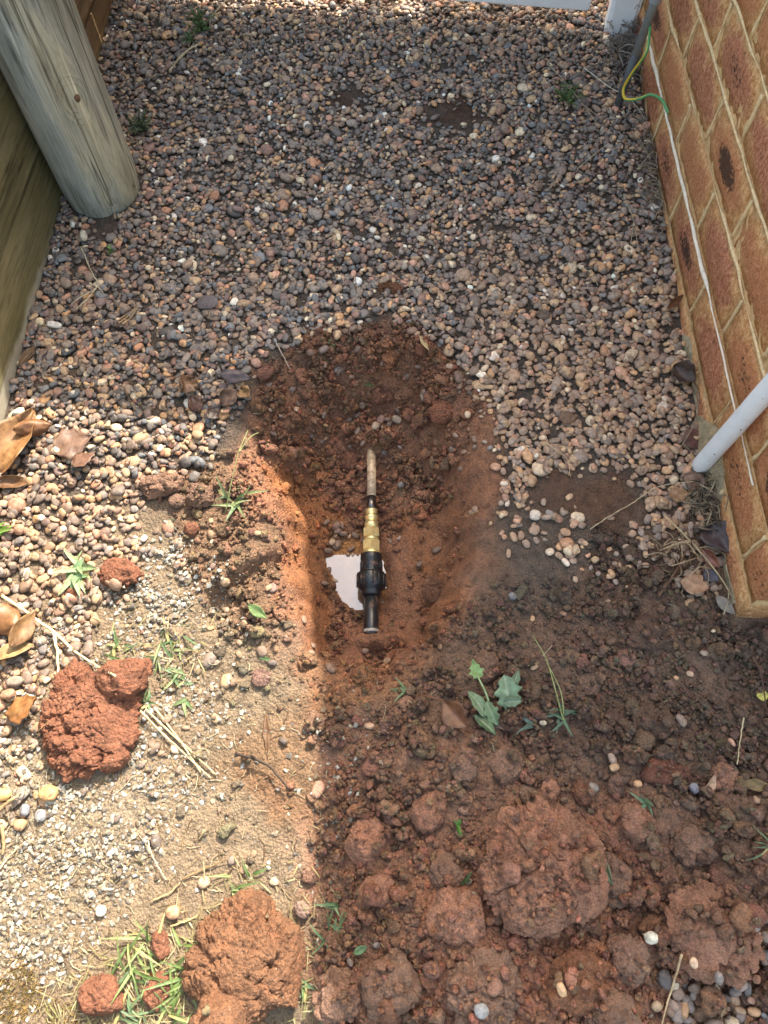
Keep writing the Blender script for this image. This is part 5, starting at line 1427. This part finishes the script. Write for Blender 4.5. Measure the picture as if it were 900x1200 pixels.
stick([[(166, 834), (200, 868), (248, 912)], [(172, 832), (215, 872), (254, 908)], [(184, 832), (210, 866), (236, 905)]], 'bundle of dry straws right of the red soil heap', .0016, (206, 188, 146))
stick([[(97, 293, .004), (108, 320), (115, 337), (92, 352), (83, 360)], [(115, 337), (105, 350), (90, 364)], [(115, 337), (122, 345)]], 'dried branching grass stem on the shaded gravel by the sleepers', .0013, (200, 190, 160))
stick([[(138, 378), (152, 368), (162, 361)], [(140, 380), (150, 373), (160, 362)], [(144, 381), (154, 374), (162, 362)]], 'short bundle of brown dry grass on the shaded gravel', .0016, (176, 148, 112))
stick([[(795, 1117, .006), (784, 1155, .006), (772, 1200, .004)]], 'thin pale straw standing out near the bottom right', .0016, (206, 176, 136))
stick([[(870, 842), (866, 868), (862, 896)]], 'thin pale straw at the right side of the dark soil', .0011, (206, 190, 150))
stick([[(691, 621), (712, 607), (738, 592), (770, 572), (815, 565)]], 'long fine straw reaching to the foot of the white pipe', .0011, (206, 186, 150))
stick([[(776, 606, .004), (808, 640, .008), (836, 675, .01), (862, 712, .004)], [(806, 638, .008), (790, 640), (776, 652)]], 'forked tan twig leaning by the purple grey leaf', .0019, (190, 166, 130), 'twig', 'twig')
stick([[(846, 665, .01), (852, 690, .006), (846, 722, .002)]], 'thin upright twig by the brick corner', .0012, (186, 168, 136), 'twig', 'twig')
stick([[(806, 445, .01), (814, 470, .012), (810, 500, .01), (794, 530, .002)]], 'curved grey brown stem along the wall base', .0016, (150, 130, 106), 'twig', 'twig')
stick([[(683, 84, .006), (710, 104, .004), (734, 118, .004), (750, 134, .002)]], 'pale straw pointing at the earth wire loop', .0013, (206, 200, 180))
stick([[(640, 76), (660, 96), (682, 124), (702, 150)], [(682, 124), (700, 138)]], 'thin grey twig on the gravel left of the wire', .0011, GREYT, 'twig', 'twig')
stick([[(676, 200), (692, 186), (710, 172)]], 'short straw on the gravel below the feathery weed by the wall', .0011, (200, 190, 164))
stick([[(671, 312), (690, 320), (700, 336)]], 'curved pale straw on the gravel right of centre', .0011, (206, 196, 170))
stick([[(266, 2), (250, 22, .004), (246, 32)]], 'short straw leaning on the feathery weed', .0013, (200, 186, 150))
stick([[(232, 54), (214, 66), (200, 84)], [(226, 56), (210, 72), (199, 86)]], 'dry flattened grass below the feathery weed', .0018, (206, 192, 156))
stick([[(146, 455), (155, 475), (166, 488)]], 'dark bent twig on the shaded gravel above the shadow edge', .0014, DARKT, 'twig', 'twig')
stick([[(278, 884, .006), (300, 890, .008), (318, 900, .008), (340, 925, .004)], [(300, 890, .008), (296, 886, .01)]], 'dark crooked twig on the sunlit dirt near the shadow edge', .0022, (62, 48, 38), 'twig', 'twig')
stick([[(214, 1030), (240, 1018), (268, 1006)]], 'thin brown twig on the bare dirt above the grass', .0013, (160, 130, 92), 'twig', 'twig')
stick([[(180, 1055), (200, 1046), (212, 1034)]], 'pale curved twig on the bare dirt', .0015, (196, 168, 124), 'twig', 'twig')
stick([[(174, 984), (180, 1004), (196, 1032)]], 'fine white rootlet on the bare dirt', .0009, (220, 206, 176), 'rootlet', 'rootlet')
stick([[(122, 1046), (140, 1040), (152, 1026)]], 'dark fine twig on the pale grit', .0012, DARKT, 'twig', 'twig')
stick([[(0, 1020), (12, 1004), (24, 992)]], 'straw at the left edge on the pale grit', .0014, (214, 200, 160))
stick([[(4, 968), (6, 985), (5, 1002)], [(0, 950), (14, 938), (24, 932)]], 'dry woody stalks at the left edge', .0028, (176, 150, 112), 'twig', 'twig')
stick([[(200, 1085), (222, 1078), (232, 1072)]], 'short tan stick beside the pink pebble', .0016, (206, 176, 126), 'twig', 'twig')
stick([[(560, 600), (545, 606), (530, 612)]], 'thin rootlet on the right wall of the hole', .0008, (186, 160, 124), 'rootlet', 'rootlet')
stick([[(730, 230), (742, 262), (748, 300)], [(742, 262), (738, 290)]], 'thin dry stem lying along the wall on the gravel', .001, (178, 164, 138), 'twig', 'twig')
stick([[(780, 180), (786, 230), (783, 255)], ], 'dry vine stem at the wall base', .0016, (150, 132, 108), 'twig', 'twig')
stick([[(324, 404), (333, 420), (340, 434)]], 'pale stalk at the left far rim of the hole', .0013, (176, 164, 146), 'twig', 'twig')
stick([[(416, 325), (420, 345), (428, 352), (436, 346)]], 'thin curved root beside the oval clod', .001, (160, 144, 124), 'rootlet', 'rootlet')
stick([[(640, 520), (652, 530), (664, 540), (668, 560)], [(652, 530), (640, 540)]], 'branching pale rootlet at the gravel edge', .001, (196, 172, 136), 'rootlet', 'rootlet')
# brown roots in the soil by the wall
stick([[(770, 700), (790, 672), (806, 640)], [(776, 690), (800, 664), (812, 650)]], 'brown roots bedded in soil beside the tan twig', .0022, (110, 80, 60), 'root', 'root')
stick([[(880, 770), (890, 790), (896, 830)]], 'dark root at the right edge above the yellow leaf', .0016, (104, 74, 56), 'root', 'root')
# dry litter against the wall and the gate post
def litter(name, px, py, rx_, ry__, n, cols_, label, Lr=(.02, .05), r=.0011, up=.02):
    g = G(px, py); mb = MB(); ob = np.array([g[0], g[1], hm_at(g[0], g[1])])
    for i in range(n):
        x = rng.normal()*rx_*.5; y = rng.normal()*ry__*.5; a = rng.uniform(0, 2*PI); L = rng.uniform(*Lr)
        if g[0]+x > wall_x(g[1]+y)-.008: x = wall_x(g[1]+y)-.010-g[0]-abs(rng.normal())*.006
        z = abs(rng.normal())*up*math.exp(-(x/rx_)**2-(y/ry__)**2)+.004+hm_at(g[0]+x, g[1]+y)-ob[2]
        d = np.array([math.cos(a), math.sin(a), rng.uniform(-.3, .3)])*L/2; m_ = rng.normal(size=3)*L*.18
        P = spline([np.array([x, y, z])-d, np.array([x, y, z])+m_, np.array([x, y, z])+d], 8)
        P[:, 0] = np.minimum(P[:, 0], wall_x(g[1]+P[:, 1])-.004-g[0])
        mb.tube(P, r*rng.uniform(.5, 1.3), 5, np.array(lin(*cols_[rng.integers(len(cols_))]))*rng.uniform(.8, 1.1), False)
    o = mb.build(name, M_STRAW, None, True, tuple(ob)); tag(o, label, 'dry grass', None, 'stuff'); return o
litter('dry_grass_clump', 736, 70, .07, .09, 260, [(150, 142, 132), (120, 112, 106), (168, 160, 150), (92, 84, 78)], 'tangled grey dead grass at the foot of the white gate post', (.02, .05), .0010, .03)
litter('dead_stalk_litter', 829, 590, .035, .05, 90, [(140, 122, 100), (90, 76, 62), (168, 150, 122)], 'dead brown stalks behind the foot of the white pipe', (.02, .05), .0012, .012)
litter('dead_stalk_litter', 772, 205, .02, .16, 110, [(150, 136, 116), (120, 104, 88), (178, 160, 134)], 'dry stalks lying along the foot of the wall', (.03, .07), .0008, .006)
litter('dead_stalk_litter', 790, 655, .05, .05, 40, [(150, 128, 100), (110, 84, 64), (186, 160, 126)], 'dry stalks around the purple grey leaf', (.02, .06), .0009, .008)
print('triangles', sum(sum(len(p.vertices)-2 for p in o.data.polygons) for o in COL.objects if o.type == 'MESH'))
